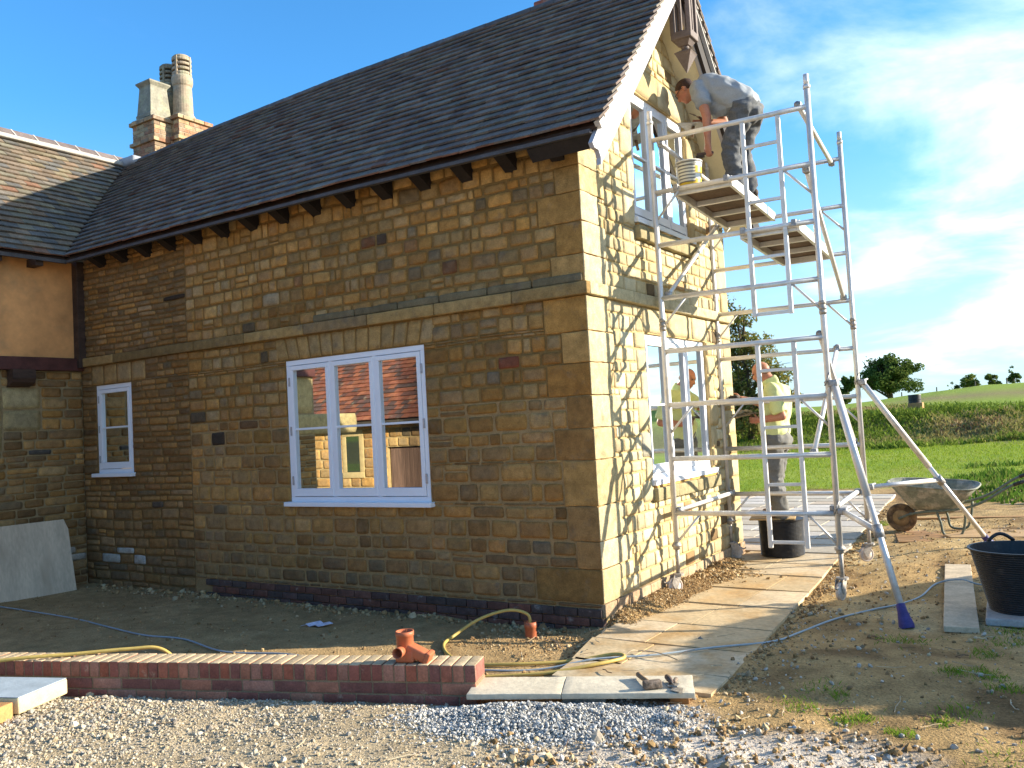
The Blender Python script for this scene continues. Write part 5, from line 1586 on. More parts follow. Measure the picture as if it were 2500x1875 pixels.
    P = bez(on([(-.50, -.32, .06), (-.52, -.33, .155), (-.66, -.40, .19), (-.86, -.52, .13), (-.98, -.72, .03), (-.90, -.95, None), (-.68, -1.16, None), (-.42, -1.28, None), (-.12, -1.20, None), (.22, -.98, None), (.50, -.84, None), (.60, -.90, None), (.50, -1.10, None), (.24, -1.30, None), (-.05, -1.46, None), (-.30, -1.60, None), (-.62, -1.80, None), (-1.1, -1.98, None), (-1.7, -2.22, None), (-2.05, -2.36, .10), (-2.22, -2.47, .245), (-2.38, -2.60, .262), (-2.66, -2.83, .258), (-3.0, -3.12, .258), (-3.5, -3.42, .2), (-4.2, -3.75, .1)]), 9)
    mb = MB(); mb.tube(P, .0125, 10, yel); single(mb, 'hose', M_ROPE, 'yellow hose looping from the drain stub and over the brick wall', 'hose', (-.5, -1.0, 0), smooth=True)
    # grey cable along the ground
    P = bez(on([(-7.6, -1.35, None), (-6.2, -1.42, None), (-5.2, -1.40, None), (-4.4, -1.52, None), (-3.7, -1.62, None), (-3.2, -1.58, None), (-2.5, -1.72, None), (-1.9, -1.60, None), (-1.3, -1.62, None), (-.7, -1.43, None), (-.2, -1.36, None), (.12, -1.20, None), (.42, -.98, None), (.75, -.74, None), (1.05, -.42, None), (1.36, -.05, None), (1.46, .30, None), (1.62, .72, None), (1.84, 1.10, None), (1.98, 1.36, None), (2.09, 1.75, None), (2.17, 2.15, None), (2.36, 2.22, .12), (2.6, 2.25, None), (3.4, 2.5, None)], .010), 9)
    mb = MB(); mb.tube(P, .0075, 8, (0.33, 0.38, 0.40)); single(mb, 'cable', M_ROPE, 'thin grey cable snaking across the earth and path', 'cable', (0, -1, 0), smooth=True)

    # litter, boards, insulation
    mb = MB()
    x0, y0 = -2.62, -.80
    g = [(0, 0), (.05, .012), (.11, -.004), (.17, .008), (.22, 0)]
    for (u, a), (u2, b) in zip(g[:-1], g[1:]):
        z = GZ(x0 + u, y0) + .012
        mb.add([(x0 + u, y0 + a, z + a), (x0 + u2, y0 + b, z + b), (x0 + u2 + .05, y0 + .13 + b, z + b + .004), (x0 + u + .05, y0 + .13 + a, z + a + .004),
                (x0 + u, y0 + a, z + a + .003), (x0 + u2, y0 + b, z + b + .003), (x0 + u2 + .05, y0 + .13 + b, z + b + .007), (x0 + u + .05, y0 + .13 + a, z + a + .007)], CUBE_F)
    single(mb, 'plastic_wrapper', mat('pale_plastic', (0.62, 0.63, 0.74), rough=.4, n_scale=20, n_amt=.25), 'crumpled pale plastic wrapper on the shaded earth', 'litter', (-2.5, -.75, 0))
    mb = MB(); P = [(0, 0), (1.1, 0), (1.1, .75), (1.06, .87), (0, .87)]
    Mp = frame_from((-7.02, -1.46, -.02), (0.06, 1, 0), (.96, 0, .28))
    Mq = Matrix(((Mp[0][0], -.20, 1, Mp[0][3]), (Mp[1][0], 0.0, 0.06, Mp[1][3]), (0, .98, .2, Mp[2][3]), (0, 0, 0, 1)))
    mb.prism(P, .018, Mq, (0.56, 0.45, 0.32)); single(mb, 'plywood_sheet', M_PLY, 'weathered plywood sheet leaning against the wing wall', 'board', (-7.0, -1.0, 0))
    Lx = np.array((-.94, -.34)); Lx /= np.linalg.norm(Lx)
    M = Matrix(((-Lx[0], Lx[1], 0, -2.29), (-Lx[1], -Lx[0], 0, -3.41), (0, 0, 1, 0), (0, 0, 0, 1)))
    b = thing('insulation_board', (-2.8, -3.4, .07), 'thick pale insulation slab with a blue-grey face at the bottom left', 'insulation slab')
    mb = MB(); mb.rbox((-1.3, 0.0, .068), (0, .415, .168), .012, (0.60, 0.50, 0.28), M=M, seg=.1, noise=.003); mb.build('foam', mat('cream_foam', attr=True, rough=.8, n_scale=12, n_amt=.12, n2_scale=90, n2_amt=.1, bump=.25, b_scale=120), b, smooth=True)
    mb = MB(); mb.rbox((-1.295, .006, .1685), (-.006, .41, .173), .002, (0.36, 0.42, 0.45), M=M, seg=.3); mb.build('facing', mat('blue_facing', attr=True, rough=.6, n_scale=6, n_amt=.15, n2_amt=.06), b)
    mb = MB(); mb.rbox((-1.2, -.17, .04), (-.03, -.012, .150), .005, (0.45, 0.23, 0.085), M=M, seg=.2)
    single(mb, 'timber_bearer', M_TIMBER, 'orange sawn timber bearer in front of the insulation slab', 'timber', (-2.8, -3.5, .05))

    # white and yellow tub on the deck
    q = tp(.20, .115, TZ + 3.0 + .030)
    bk = thing('mortar_tub', tuple(q), 'white and yellow plastic tub standing on the upper deck', 'bucket')
    mb = MB(); n = 40; zs = np.linspace(0, .255, 26); H = .255
    prof = [(.105 + .018 * z / H, z) for z in zs] + [(.128, .242), (.128, .257), (.121, .257), (.115, .20), (.10, .12), (.001, .115)]
    a = np.linspace(0, 2 * np.pi, n, endpoint=False)
    col = []
    face = math.atan2(-.84, .54)
    for k, (r, z) in enumerate(prof):
        for an in a:
            dd = (an - face + math.pi) % (2 * math.pi) - math.pi
            c = (0.78, 0.76, 0.70)
            if k < 26:
                if z < .045: c = (0.72, 0.46, 0.03)
                elif dd > .35 and dd < 1.5 and .05 < z < .20: c = (0.72, 0.46, 0.03) if not (.08 < z < .13 and dd < .9) else (0.8, 0.78, 0.7)
                elif -1.2 < dd <= .30 and z > .05: c = (0.03, 0.03, 0.05) if int((z - .05) / .0098) % 3 == 0 else (0.74, 0.69, 0.52)
            col.append(c)
    V = np.concatenate([np.stack((r * np.cos(a), r * np.sin(a), np.full(n, z)), 1) for r, z in prof]) + q
    m_ = len(prof)
    mb.add(V, [(k * n + i, k * n + (i + 1) % n, (k + 1) * n + (i + 1) % n, (k + 1) * n + i) for k in range(m_ - 1) for i in range(n)], col=np.array(col))
    mb.build('tub', mat('tub_plastic', attr=True, rough=.4, n_scale=20, n_amt=.06, n2_amt=.04, bump=.03), bk, smooth=True)
    mb = MB(); mb.tube([q + (.125 * math.cos(t), .125 * math.sin(t) * .6 - .06, .225 + .02 * math.sin(t)) for t in np.linspace(3.3, 6.1, 14)], .003, 6); mb.build('handle', M_CLAMP, bk, smooth=True)

    q2 = tp(.385, .20, TZ + 3.0 + .0305)
    mb = MB(); mb.lathe([(.001, .0), (.12, 0), (.125, .004), (.125, .016), (.12, .02), (.10, .014), (.001, .014)], 28, tuple(q2)); single(mb, 'tub_lid', M_BLACK, 'flat black tub lid lying on the upper deck beside the tub', 'lid', tuple(q2))
    # black ribbed bin used as a step, board on it
    def ribbed(name, cx, cy_, z, r0, r1, h, label, cat, pitch=.011):
        b = thing(name, (cx, cy_, z), label, cat)
        prof = [(.001, .0), (r0, 0)]; k = int(h / pitch)
        for i in range(k):
            zz = h * i / k; r = r0 + (r1 - r0) * zz / h
            prof += [(r, zz + .001), (r + .006, zz + pitch * .35), (r + .006, zz + pitch * .65), (r, zz + pitch * .99)]
        prof += [(r1 + .014, h - .012), (r1 + .016, h), (r1 - .004, h), (r0 - .01, .03), (.001, .03)]
        mb = MB(); mb.lathe(prof, 44, (cx, cy_, z)); mb.build('body', M_BLACK, b, smooth=False)
        return b
    b = ribbed('plastic_bin', .485, 3.42, .088, .228, .236, .395, 'upturned ribbed black bin the bald man stands on', 'bin', .014)
    mb = MB(); mb.lathe([(.238, .394), (.2, .3955), (.001, .396)], 40, (.485, 3.42, .088)); mb.build('base', M_BLACK, b)
    mb = MB(); mb.rbox((.18, 3.20, .4865), (.66, 3.50, .5025), .003, (0.46, 0.30, 0.13), M=Matrix.Translation((.42, 3.35, 0)) @ Matrix.Rotation(.22, 4, 'Z') @ Matrix.Translation((-.42, -3.35, 0)))
    single(mb, 'step_board', M_PLY, 'thin plywood board laid over the black bin', 'board', (.42, 3.35, .48))
    b = ribbed('flexible_tub', 2.87, 1.22, .105, .225, .335, .46, 'large black ribbed tub at the right edge of the picture', 'tub', .016)
    mb = MB()
    for s in (0, math.pi):
        a0 = s + 2.0; P = [(2.87 + .345 * math.cos(a0 + t), 1.22 + .345 * math.sin(a0 + t), .565 + .055 * math.sin((t + .28) / .56 * math.pi)) for t in np.linspace(-.28, .28, 9)]; mb.tube(P, .014, 8)
    mb.build('handle', M_BLACK, b, smooth=True)
    mb = MB(); mb.rbox((2.62, .86, .05), (3.25, 1.56, .104), .01, (0.36, 0.35, 0.33), noise=.004, seg=.1, M=Matrix.Translation((2.9, 1.2, 0)) @ Matrix.Rotation(.05, 4, 'Z') @ Matrix.Translation((-2.9, -1.2, 0)))
    single(mb, 'concrete_slab', mat('concrete', attr=True, rough=.9, n_scale=8, n_amt=.15, n2_scale=60, n2_amt=.15, bump=.4), 'grey concrete slab underneath the large black tub', 'slab', (2.9, 1.2, .05))
    M = frame_from((2.40, .60, .075), (.93, .15, .0), (0, 0, 1)); yv = np.array((-.28, 2.72, 0)); yv = yv / np.linalg.norm(yv)
    Mx = Matrix(((yv[1], yv[0], 0, 2.395), (-yv[0], yv[1], 0, .56), (0, 0, 1, .052), (0, 0, 0, 1)))
    mb = MB(); mb.rbox((.0, .0, 0), (.225, 2.6, .042), .005, (0.50, 0.40, 0.27), M=Mx, seg=.3, noise=.001)
    single(mb, 'plank', M_TIMBER, 'pale scaffold plank lying beside the large black tub', 'plank', (2.4, 1.8, .05))

    # sheets and battens the barrow stands on
    mb = MB(); z = .072
    mb.prism([(1.28, 5.62), (1.50, 4.55), (3.3, 4.95), (3.2, 6.2)], .020, Matrix.Translation((0, 0, z)), (0.34, 0.19, 0.08)); single(mb, 'plywood_board', M_PLY, 'large orange-brown plywood sheet lying on earth under the wheelbarrow', 'board', (2, 5.2, z))
    mb = MB(); mb.prism([(1.92, 5.05), (2.02, 4.86), (3.4, 5.22), (3.4, 5.7), (2.2, 5.6)], .018, Matrix.Translation((0, 0, z + .0215)), (0.42, 0.27, 0.13)); single(mb, 'plywood_offcut', M_PLY, 'smaller plywood offcut on the large sheet beside the barrow legs', 'board', (2.6, 5.3, z))
    for i, (a, b, w, lab) in enumerate([((1.18, 6.38), (3.6, 6.95), .10, 'long orange batten just behind the wheelbarrow'), ((1.12, 6.95), (3.6, 8.0), .09, 'farther brown batten lying across the earth behind the wheelbarrow'), ((1.9, 7.9), (3.8, 8.9), .12, 'farthest pale plank on the earth below the lawn')]):
        d = Vector((b[0] - a[0], b[1] - a[1], 0)); L = d.length
        mb = MB(); mb.rbox((0, 0, 0), (L, w, .05), .004, ((0.42, 0.23, 0.09), (0.33, 0.21, 0.10), (0.48, 0.34, 0.19))[i], M=Matrix.Translation((a[0], a[1], .085)) @ Matrix.Rotation(math.atan2(d.y, d.x), 4, 'Z'), seg=.5)
        single(mb, 'batten', M_TIMBER, lab, 'timber', (a[0], a[1], .08))


build_small()


def build_barrow():
    # local frame: x towards the wheel, y sideways, z up
    w = thing('wheelbarrow', (1.84, 5.38, .093), 'muddy green-grey wheelbarrow parked on plywood boards', 'wheelbarrow')
    M = Matrix.Translation((1.84, 5.38, .093)) @ Matrix.Rotation(math.radians(176), 4, 'Z') @ Matrix.Rotation(math.radians(-4.5), 4, 'X')
    # tray: rim and floor loops lofted
    rim = []; floor_ = []
    n = 44
    for k in range(n):
        a = 2 * math.pi * k / n; ca, sa = math.cos(a), math.sin(a)
        e = lambda v, p: math.copysign(abs(v) ** p, v)
        rx, ry = e(ca, .62), e(sa, .62)
        rim.append((.03 + .50 * rx, ry * (.33 - .05 * rx), .60 + .035 * rx))
        floor_.append((.03 + .25 * rx + .02, ry * (.20 - .03 * rx), .30 + .02 * rx))
    mb = MB()
    loops = []
    for t in (0, .25, .5, .75, 1): loops.append([tuple(np.array(f) * (1 - t ** .8) + np.array(r) * t ** .8) for f, r in zip(floor_, rim)])
    inner = [[(p[0] * .985, p[1] * .98, p[2] + .006) for p in l] for l in loops]
    allv = [p for l in loops for p in l] + [p for l in inner for p in l]
    V = np.array(allv) @ np.array(M.to_3x3()).T + np.array(M.translation)
    F = []
    for s in (0, 5):
        for k in range(4):
            for i in range(n):
                q = ((s + k) * n + i, (s + k) * n + (i + 1) % n, (s + k + 1) * n + (i + 1) % n, (s + k + 1) * n + i); F.append(q if s == 0 else q[::-1])
    for i in range(n): F.append((4 * n + i, 4 * n + (i + 1) % n, 9 * n + (i + 1) % n, 9 * n + i))
    mb.add(V, F, fn=[tuple(range(n - 1, -1, -1)), tuple(5 * n + i for i in range(n))])
    Tv = lambda P: [tuple(M @ Vector(p)) for p in P]
    mb.tube(Tv(rim + rim[:1]), .011, 8)
    mb.build('tray', mat('barrow_paint', (0.205, 0.215, 0.165), rough=.7, n_scale=9, n_amt=.2, n2_scale=40, n2_amt=.2, bump=.15, tint2=(0.42, 0.38, 0.30), t_scale=7, t_lo=.46, t_hi=.60), w, smooth=True)
    fr = mat('barrow_tube', (0.13, 0.16, 0.13), rough=.5, n_scale=20, n_amt=.3)
    for s in (-1, 1):
        mb = MB()
        mb.tube(Tv(bez([(.44, s * .055, .17), (.30, s * .14, .24), (.1, s * .20, .29), (-.25, s * .24, .33), (-.52, s * .27, .42), (-.80, s * .29, .60), (-.95, s * .29, .665)], 5)), .015, 10)
        f = mb.build('handle_tube', fr, w, smooth=True)
        mb = MB(); mb.tube(Tv([(-.86, s * .29, .63), (-.98, s * .29, .675)]), .021, 10); mb.build('grip', M_BLACK, f, smooth=True)
        mb = MB(); mb.tube(Tv(bez([(-.02, s * .21, .31), (-.06, s * .22, .17), (-.08, s * .22, .04), (-.16, s * .22, .005), (-.27, s * .22, .03), (-.32, s * .23, .17), (-.34, s * .25, .34)], 5)), .014, 10); mb.build('leg', fr, w, smooth=True)
    mb = MB(); mb.tube(Tv([(.44, -.055, .17), (.44, .055, .17)]), .012, 8); mb.tube(Tv([(.30, -.14, .24), (.30, .14, .24)]), .012, 8); mb.build('axle', fr, w, smooth=True)
    Mw = M @ Matrix.Translation((.42, 0, .175)) @ Matrix.Rotation(math.pi / 2, 4, 'X')
    mb = MB(); mb.lathe([(.10, -.035), (.135, -.046), (.165, -.036), (.176, -.012), (.176, .012), (.165, .036), (.135, .046), (.10, .035)], 32, M=Mw)
    wh = mb.build('tyre', mat('muddy_tyre', (0.10, 0.07, 0.045), rough=.9, n_scale=14, n_amt=.4, bump=.4, tint2=(0.30, 0.20, 0.11), t_scale=6, t_lo=.42, t_hi=.6), w, smooth=True)
    mb = MB(); mb.lathe([(.02, -.03), (.10, -.032), (.10, .032), (.02, .03)], 24, M=Mw); mb.build('rim', mat('muddy_rim', (0.34, 0.24, 0.13), rough=.8, n_scale=14, n_amt=.3), wh, smooth=True)


build_barrow()

# ================================================================== people
def capsule(mb, a, b, ra, rb, n=14):
    a, b = np.array(a, float), np.array(b, float); d = b - a; L = np.linalg.norm(d)
    if L < 1e-5: mb.ell(a, (ra,) * 3, 8); return
    d /= L
    prof = [(max(ra * math.cos(t), .0005), ra * math.sin(t)) for t in np.linspace(-math.pi / 2, 0, 6)] + [(max(rb * math.cos(t), .0005), L + rb * math.sin(t)) for t in np.linspace(0, math.pi / 2, 6)]
    M = frame_from(a, Vector(d).orthogonal(), Vector(d))
    P = len(prof); start = mb.n
    mb.lathe(prof, n, M=M)
    mb.fn += [tuple(start + i for i in range(n - 1, -1, -1)), tuple(start + (P - 1) * n + i for i in range(n))]


def skin(name, draw, material, voxel, parent=None, origin=(0, 0, 0), smooth_it=3, wrinkle=0.0, wscale=14.0, seed=0, cut=None):
    """one continuous surface from overlapping shapes: voxel union, smoothed, optional cloth folds"""
    mb = MB(); draw(mb)
    me = mb.mesh(name + '_src')
    tmp = bpy.data.objects.new(name + '_src', me); COL.objects.link(tmp)
    r = tmp.modifiers.new('r', 'REMESH'); r.mode = 'VOXEL'; r.voxel_size = voxel
    s = tmp.modifiers.new('s', 'SMOOTH'); s.factor = .5; s.iterations = smooth_it
    dg = bpy.context.evaluated_depsgraph_get(); dg.update()
    out = bpy.data.meshes.new_from_object(tmp.evaluated_get(dg))
    bpy.data.objects.remove(tmp); bpy.data.meshes.remove(me)
    n = len(out.vertices); co = np.empty(n * 3, np.float32); out.vertices.foreach_get('co', co); co = co.reshape(-1, 3).astype(float)
    if wrinkle:
        no = np.empty(n * 3, np.float32); out.vertices.foreach_get('normal', no); no = no.reshape(-1, 3)
        w = vnoise(co[:, 2] * wscale + co[:, 0] * wscale * .6, co[:, 0] * wscale * .7 + co[:, 1] * wscale * .6, seed) * .6 + vnoise(co[:, 2] * wscale * 2.1 - co[:, 1] * wscale, co[:, 1] * wscale * 1.2 + co[:, 0] * wscale, seed + 5) * .4
        w = 1 - np.abs(w) * 2
        co = co + no * (w * wrinkle)[:, None]
    o_ = ORG[parent.name] if parent is not None else origin
    co -= np.array(o_)
    out.vertices.foreach_set('co', co.ravel().astype(np.float32)); out.update()
    out.polygons.foreach_set('use_smooth', np.ones(len(out.polygons), bool))
    out.name = name
    out.materials.clear(); out.materials.append(material)
    o = bpy.data.objects.new(name, out); COL.objects.link(o)
    if parent is not None: o.parent = parent
    else: o.location = origin
    ORG[o.name] = tuple(o_)
    return o


M_SKIN = mat('skin', (0.46, 0.20, 0.115), rough=.55, n_scale=14, n_amt=.10, n2_scale=60, n2_amt=.06, bump=.05, spec=.35, tint2=(0.52, 0.17, 0.10), t_scale=9, t_lo=.5, t_hi=.75)


def hand(mb, w, d, side, palm_n, grip=.6, s=1.0):
    """w wrist, d direction along the palm, palm_n direction the palm faces, side = thumb side direction"""
    w, d, pn = np.array(w), np.array(d, float), np.array(palm_n, float)
    d /= np.linalg.norm(d); pn -= d * (pn @ d); pn /= np.linalg.norm(pn); th = np.array(side, float); th -= d * (th @ d) + pn * (th @ pn); th /= np.linalg.norm(th)
    for q in (-.022, 0, .022): capsule(mb, w + th * q * .5, w + d * .075 * s + th * q, .020 * s, .016 * s)
    for k, (o, L) in enumerate(((.030, .072), (.010, .080), (-.010, .075), (-.028, .060))):
        p = w + d * .082 * s + th * o * s; a = 0.25
        for seg in (.46, .30, .24):
            dd = d * math.cos(a) + pn * math.sin(a); q = p + dd * L * seg * s
            capsule(mb, p, q, .0098 * s, .0086 * s, 8); p = q; a += grip * 1.1
    p = w + d * .025 * s + th * .028 * s; dd = d * .6 + th * .6 + pn * .35; dd /= np.linalg.norm(dd); q = p + dd * .045 * s; capsule(mb, p, q, .014 * s, .011 * s, 8)
    dd = d * .8 + pn * (.3 + grip * .5) + th * .1; dd /= np.linalg.norm(dd); capsule(mb, q, q + dd * .034 * s, .011 * s, .009 * s, 8)


def head(mb, c, f, up, s=1.0):
    """c centre of the skull, f facing, up crown"""
    c, f, up = np.array(c, float), np.array(f, float), np.array(up, float)
    f /= np.linalg.norm(f); up -= f * (up @ f); up /= np.linalg.norm(up); l = np.cross(up, f)
    B = Matrix((tuple(f), tuple(l), tuple(up))).transposed()
    P = lambda a, b, d_: c + (f * a + l * b + up * d_) * s
    mb.ell(P(-.012, 0, .022), np.array((.098, .077, .095)) * s, 14, M=B.to_4x4())
    mb.ell(P(.022, 0, -.035), np.array((.072, .062, .085)) * s, 12, M=B.to_4x4())
    mb.ell(P(.050, 0, -.092), np.array((.034, .034, .026)) * s, 8, M=B.to_4x4())
    capsule(mb, P(.082, 0, .012), P(.104, 0, -.028), .010 * s, .015 * s, 8)
    mb.ell(P(.100, .012, -.034), np.array((.012, .010, .009)) * s, 6, M=B.to_4x4()); mb.ell(P(.100, -.012, -.034), np.array((.012, .010, .009)) * s, 6, M=B.to_4x4())
    for b in (-1, 1):
        capsule(mb, P(.082, b * .012, .030), P(.070, b * .046, .030), .012 * s, .010 * s, 8)
        mb.ell(P(.055, b * .040, -.022), np.array((.03, .022, .02)) * s, 8, M=B.to_4x4())
        mb.ell(P(-.010, b * .076, -.005), np.array((.020, .010, .032)) * s, 8, M=B.to_4x4())
    for z in (-.060, -.071): capsule(mb, P(.082, -.020, z), P(.082, .020, z), .0075 * s, .0075 * s, 8)
    capsule(mb, P(-.03, 0, -.05), P(-.045, 0, -.14), .058 * s, .060 * s)
    return P, B


def eyes(P, B, parent, s=1.0):
    mb = MB()
    for b in (-1, 1): mb.ell(P(.078, b * .031, .012), np.array((.012, .014, .009)) * s, 8, M=B.to_4x4())
    mb.build('eyes', mat('eye', (0.10, 0.08, 0.07), rough=.3), parent, smooth=True)


def person_one():
    zf = TZ + 3.0 + .031
    org = (.66, 2.12, zf)
    Y = 2.12
    hipL, hipR = (.80, Y - .095, 4.645), (.815, Y + .095, 4.645)
    kneL, kneR = (.655, Y - .12, 4.285), (.70, Y + .13, 4.29)
    ankL, ankR = (.690, Y - .13, zf + .10), (.74, Y + .14, zf + .10)
    shL, shR = (.395, Y - .185, 4.915), (.41, Y + .185, 4.935)
    elL, elR = (.475, Y - .235, 4.615), (.50, Y + .23, 4.66)
    wrL, wrR = (.468, Y - .225, 4.345), (.375, Y + .02, 4.640)
    neck = (.315, Y, 4.985)
    spine = [(.80, Y, 4.70), (.70, Y, 4.80), (.58, Y, 4.885), (.46, Y, 4.94)]
    hd = {}
    def body(mb):
        for p, q, a, b in ((spine[0], spine[1], .125, .125), (spine[1], spine[2], .125, .135), (spine[2], spine[3], .135, .13)):
            for o in (-.07, 0, .07): capsule(mb, (p[0], p[1] + o, p[2]), (q[0], q[1] + o, q[2]), a * .88, b * .88)
        capsule(mb, spine[3], neck, .10, .062)
        capsule(mb, shL, shR, .062, .062)
        for a, b, c in ((shL, elL, wrL), (shR, elR, wrR)):
            capsule(mb, a, b, .060, .045); capsule(mb, b, c, .046, .031)
        hand(mb, wrL, (-.02, 0.0, -1), (-1, .2, 0), (.3, .9, 0), .95); hand(mb, wrR, (-1, -.25, .05), (.0, .0, 1), (0, -1, -.2), .9)
        for a, b, c in ((hipL, kneL, ankL), (hipR, kneR, ankR)):
            capsule(mb, a, b, .098, .062); capsule(mb, b, c, .060, .042); capsule(mb, c, (c[0] - .13, c[1], zf + .035), .04, .03)
        hd['P'], hd['B'] = head(mb, (.185, Y, 5.005), (-.78, -.10, -.62), (-.62, 0, .78))
        capsule(mb, (.235, Y, 4.99), neck, .062, .066)
    p = skin('person', body, M_SKIN, .0078, origin=org, smooth_it=3)
    tag(p, 'man in grey t-shirt and glasses bending over on the upper deck', 'person')
    def shirt(mb):
        pts = [(.775, Y, 4.745)] + spine[1:]
        for i, (pp, q) in enumerate(zip(pts[:-1], pts[1:])):
            for o in (-.085, 0, .085): capsule(mb, (pp[0], pp[1] + o, pp[2] - .0), (q[0], q[1] + o, q[2]), .132, .138 if i else .134)
        capsule(mb, spine[3], (.345, Y, 4.975), .118, .078)
        capsule(mb, shL, shR, .085, .085)
        capsule(mb, (.62, Y - .05, 4.72), (.50, Y - .05, 4.80), .10, .11)
        for a, b in ((shL, elL), (shR, elR)):
            a, b = np.array(a), np.array(b); m = a + (b - a) * .62
            capsule(mb, a, a + (b - a) * .5, .082, .078); mb.tube([a, m], [.08, .077], 14)
    s = skin('t_shirt', shirt, mat('grey_jersey', (0.30, 0.325, 0.345), rough=.9, n_scale=8, n_amt=.08, n2_scale=90, n2_amt=.08, bump=.15, b_scale=120), .012, p, smooth_it=4, wrinkle=.016, wscale=9, seed=3)
    def jeans(mb):
        capsule(mb, hipL, hipR, .128, .128); capsule(mb, (.775, Y - .06, 4.74), (.775, Y + .06, 4.74), .118, .118); capsule(mb, (.845, Y - .07, 4.60), (.845, Y + .07, 4.60), .10, .10)
        for a, b, c in ((hipL, kneL, ankL), (hipR, kneR, ankR)):
            capsule(mb, a, b, .118, .082); capsule(mb, b, (c[0], c[1], c[2] - .02), .084, .072)
    skin('jeans', jeans, mat('dusty_denim', (0.105, 0.11, 0.115), rough=.9, n_scale=6, n_amt=.25, n2_scale=60, n2_amt=.2, bump=.2, tint2=(0.23, 0.22, 0.20), t_scale=9, t_lo=.52, t_hi=.80), .012, p, smooth_it=3, wrinkle=.018, wscale=11, seed=9)
    def boots(mb):
        for c in (ankL, ankR):
            capsule(mb, (c[0] + .04, c[1], zf + .045), (c[0] - .15, c[1], zf + .04), .046, .042); capsule(mb, c, (c[0] + .01, c[1], zf + .05), .05, .05)
    skin('boots', boots, mat('boot_leather', (0.05, 0.035, 0.025), rough=.7), .012, p)
    P, B = hd['P'], hd['B']
    def hair(mb):
        mb.ell(P(-.022, 0, .036), np.array((.101, .083, .090)), 14, M=B.to_4x4()); mb.ell(P(-.055, 0, -.015), np.array((.058, .077, .055)), 12, M=B.to_4x4())
    skin('hair', hair, mat('short_hair', (0.045, 0.024, 0.018), rough=.8, n_scale=60, n_amt=.4, bump=.5, b_scale=200), .009, p)
    mb = MB()
    for b in (-1, 1):
        mb.tube([P(.098 + .002 * math.cos(t), b * .031 + .021 * math.cos(t), .012 + .015 * math.sin(t)) for t in np.linspace(0, 2 * math.pi, 13)], .0035, 6); mb.tube([P(.094, b * .054, .014), P(.03, b * .080, .014), P(-.01, b * .083, .008)], .0035, 6)
    mb.tube([P(.101, -.010, .014), P(.101, .010, .014)], .0035, 6)
    mb.build('glasses', M_BLACK, p, smooth=True)
    mb = MB()
    for b in (-1, 1): mb.ell(P(.098, b * .031, .012), np.array((.003, .019, .0135)), 8, M=B.to_4x4())
    mb.build('lenses', mat('dark_lens', (0.02, 0.02, 0.025), rough=.1), p, smooth=True)
    # tools in his hands
    h = thing('hawk', (.27, Y - .04, 4.62), 'plasterers hawk held in front of the bending man', 'hawk')
    Mh = Matrix.Translation((.27, Y - .06, 4.605)) @ Matrix.Rotation(.18, 4, 'Y')
    mb = MB(); mb.rbox((-.13, -.13, .0), (.13, .13, .006), .002, M=Mh, seg=.3); mb.build('plate', mat('hawk_plate', (0.36, 0.35, 0.33), rough=.5, metal=.5, n_scale=20, n_amt=.25), h)
    mb = MB(); mb.tube([tuple(Mh @ Vector((0, 0, -.11))), tuple(Mh @ Vector((0, 0, 0)))], .016, 10); mb.build('handle', MATS['ash_handle'], h, smooth=True)
    t = thing('pointing_iron', (.30, Y - .02, 4.70), 'small pointing trowel in the bending mans raised hand', 'trowel')
    mb = MB(); mb.tube([(.385, Y - .03, 4.645), (.33, Y - .05, 4.685)], .012, 8); mb.build('handle', MATS['dark_handle'], t, smooth=True)
    mb = MB(); mb.tube([(.33, Y - .05, 4.685), (.31, Y - .055, 4.70)], .004, 6); mb.prism([(0, 0), (.03, .016), (.095, 0), (.03, -.016)], .003, frame_from((.312, Y - .055, 4.70), (-.82, -.1, .5), (.5, .3, .8))); mb.build('blade', MATS['rusty_steel'], t)
    b = thing('hand_brush', (.44, Y - .23, 4.25), 'dark hand brush gripped in his lowered hand above the tub', 'brush')
    mb = MB(); mb.rbox((-.085, -.016, -.012), (.085, .016, .012), .008, M=Matrix.Translation((.425, Y - .205, 4.255)) @ Matrix.Rotation(.08, 4, 'Y'), seg=.04); mb.build('handle', MATS['dark_handle'], b, smooth=True)
    mb = MB(); mb.rbox((-.09, -.020, -.035), (-.01, .020, -.012), .004, M=Matrix.Translation((.425, Y - .205, 4.255)) @ Matrix.Rotation(.08, 4, 'Y'), seg=.04); mb.build('bristles', mat('bristle', (0.06, 0.05, 0.04), rough=.9), b)


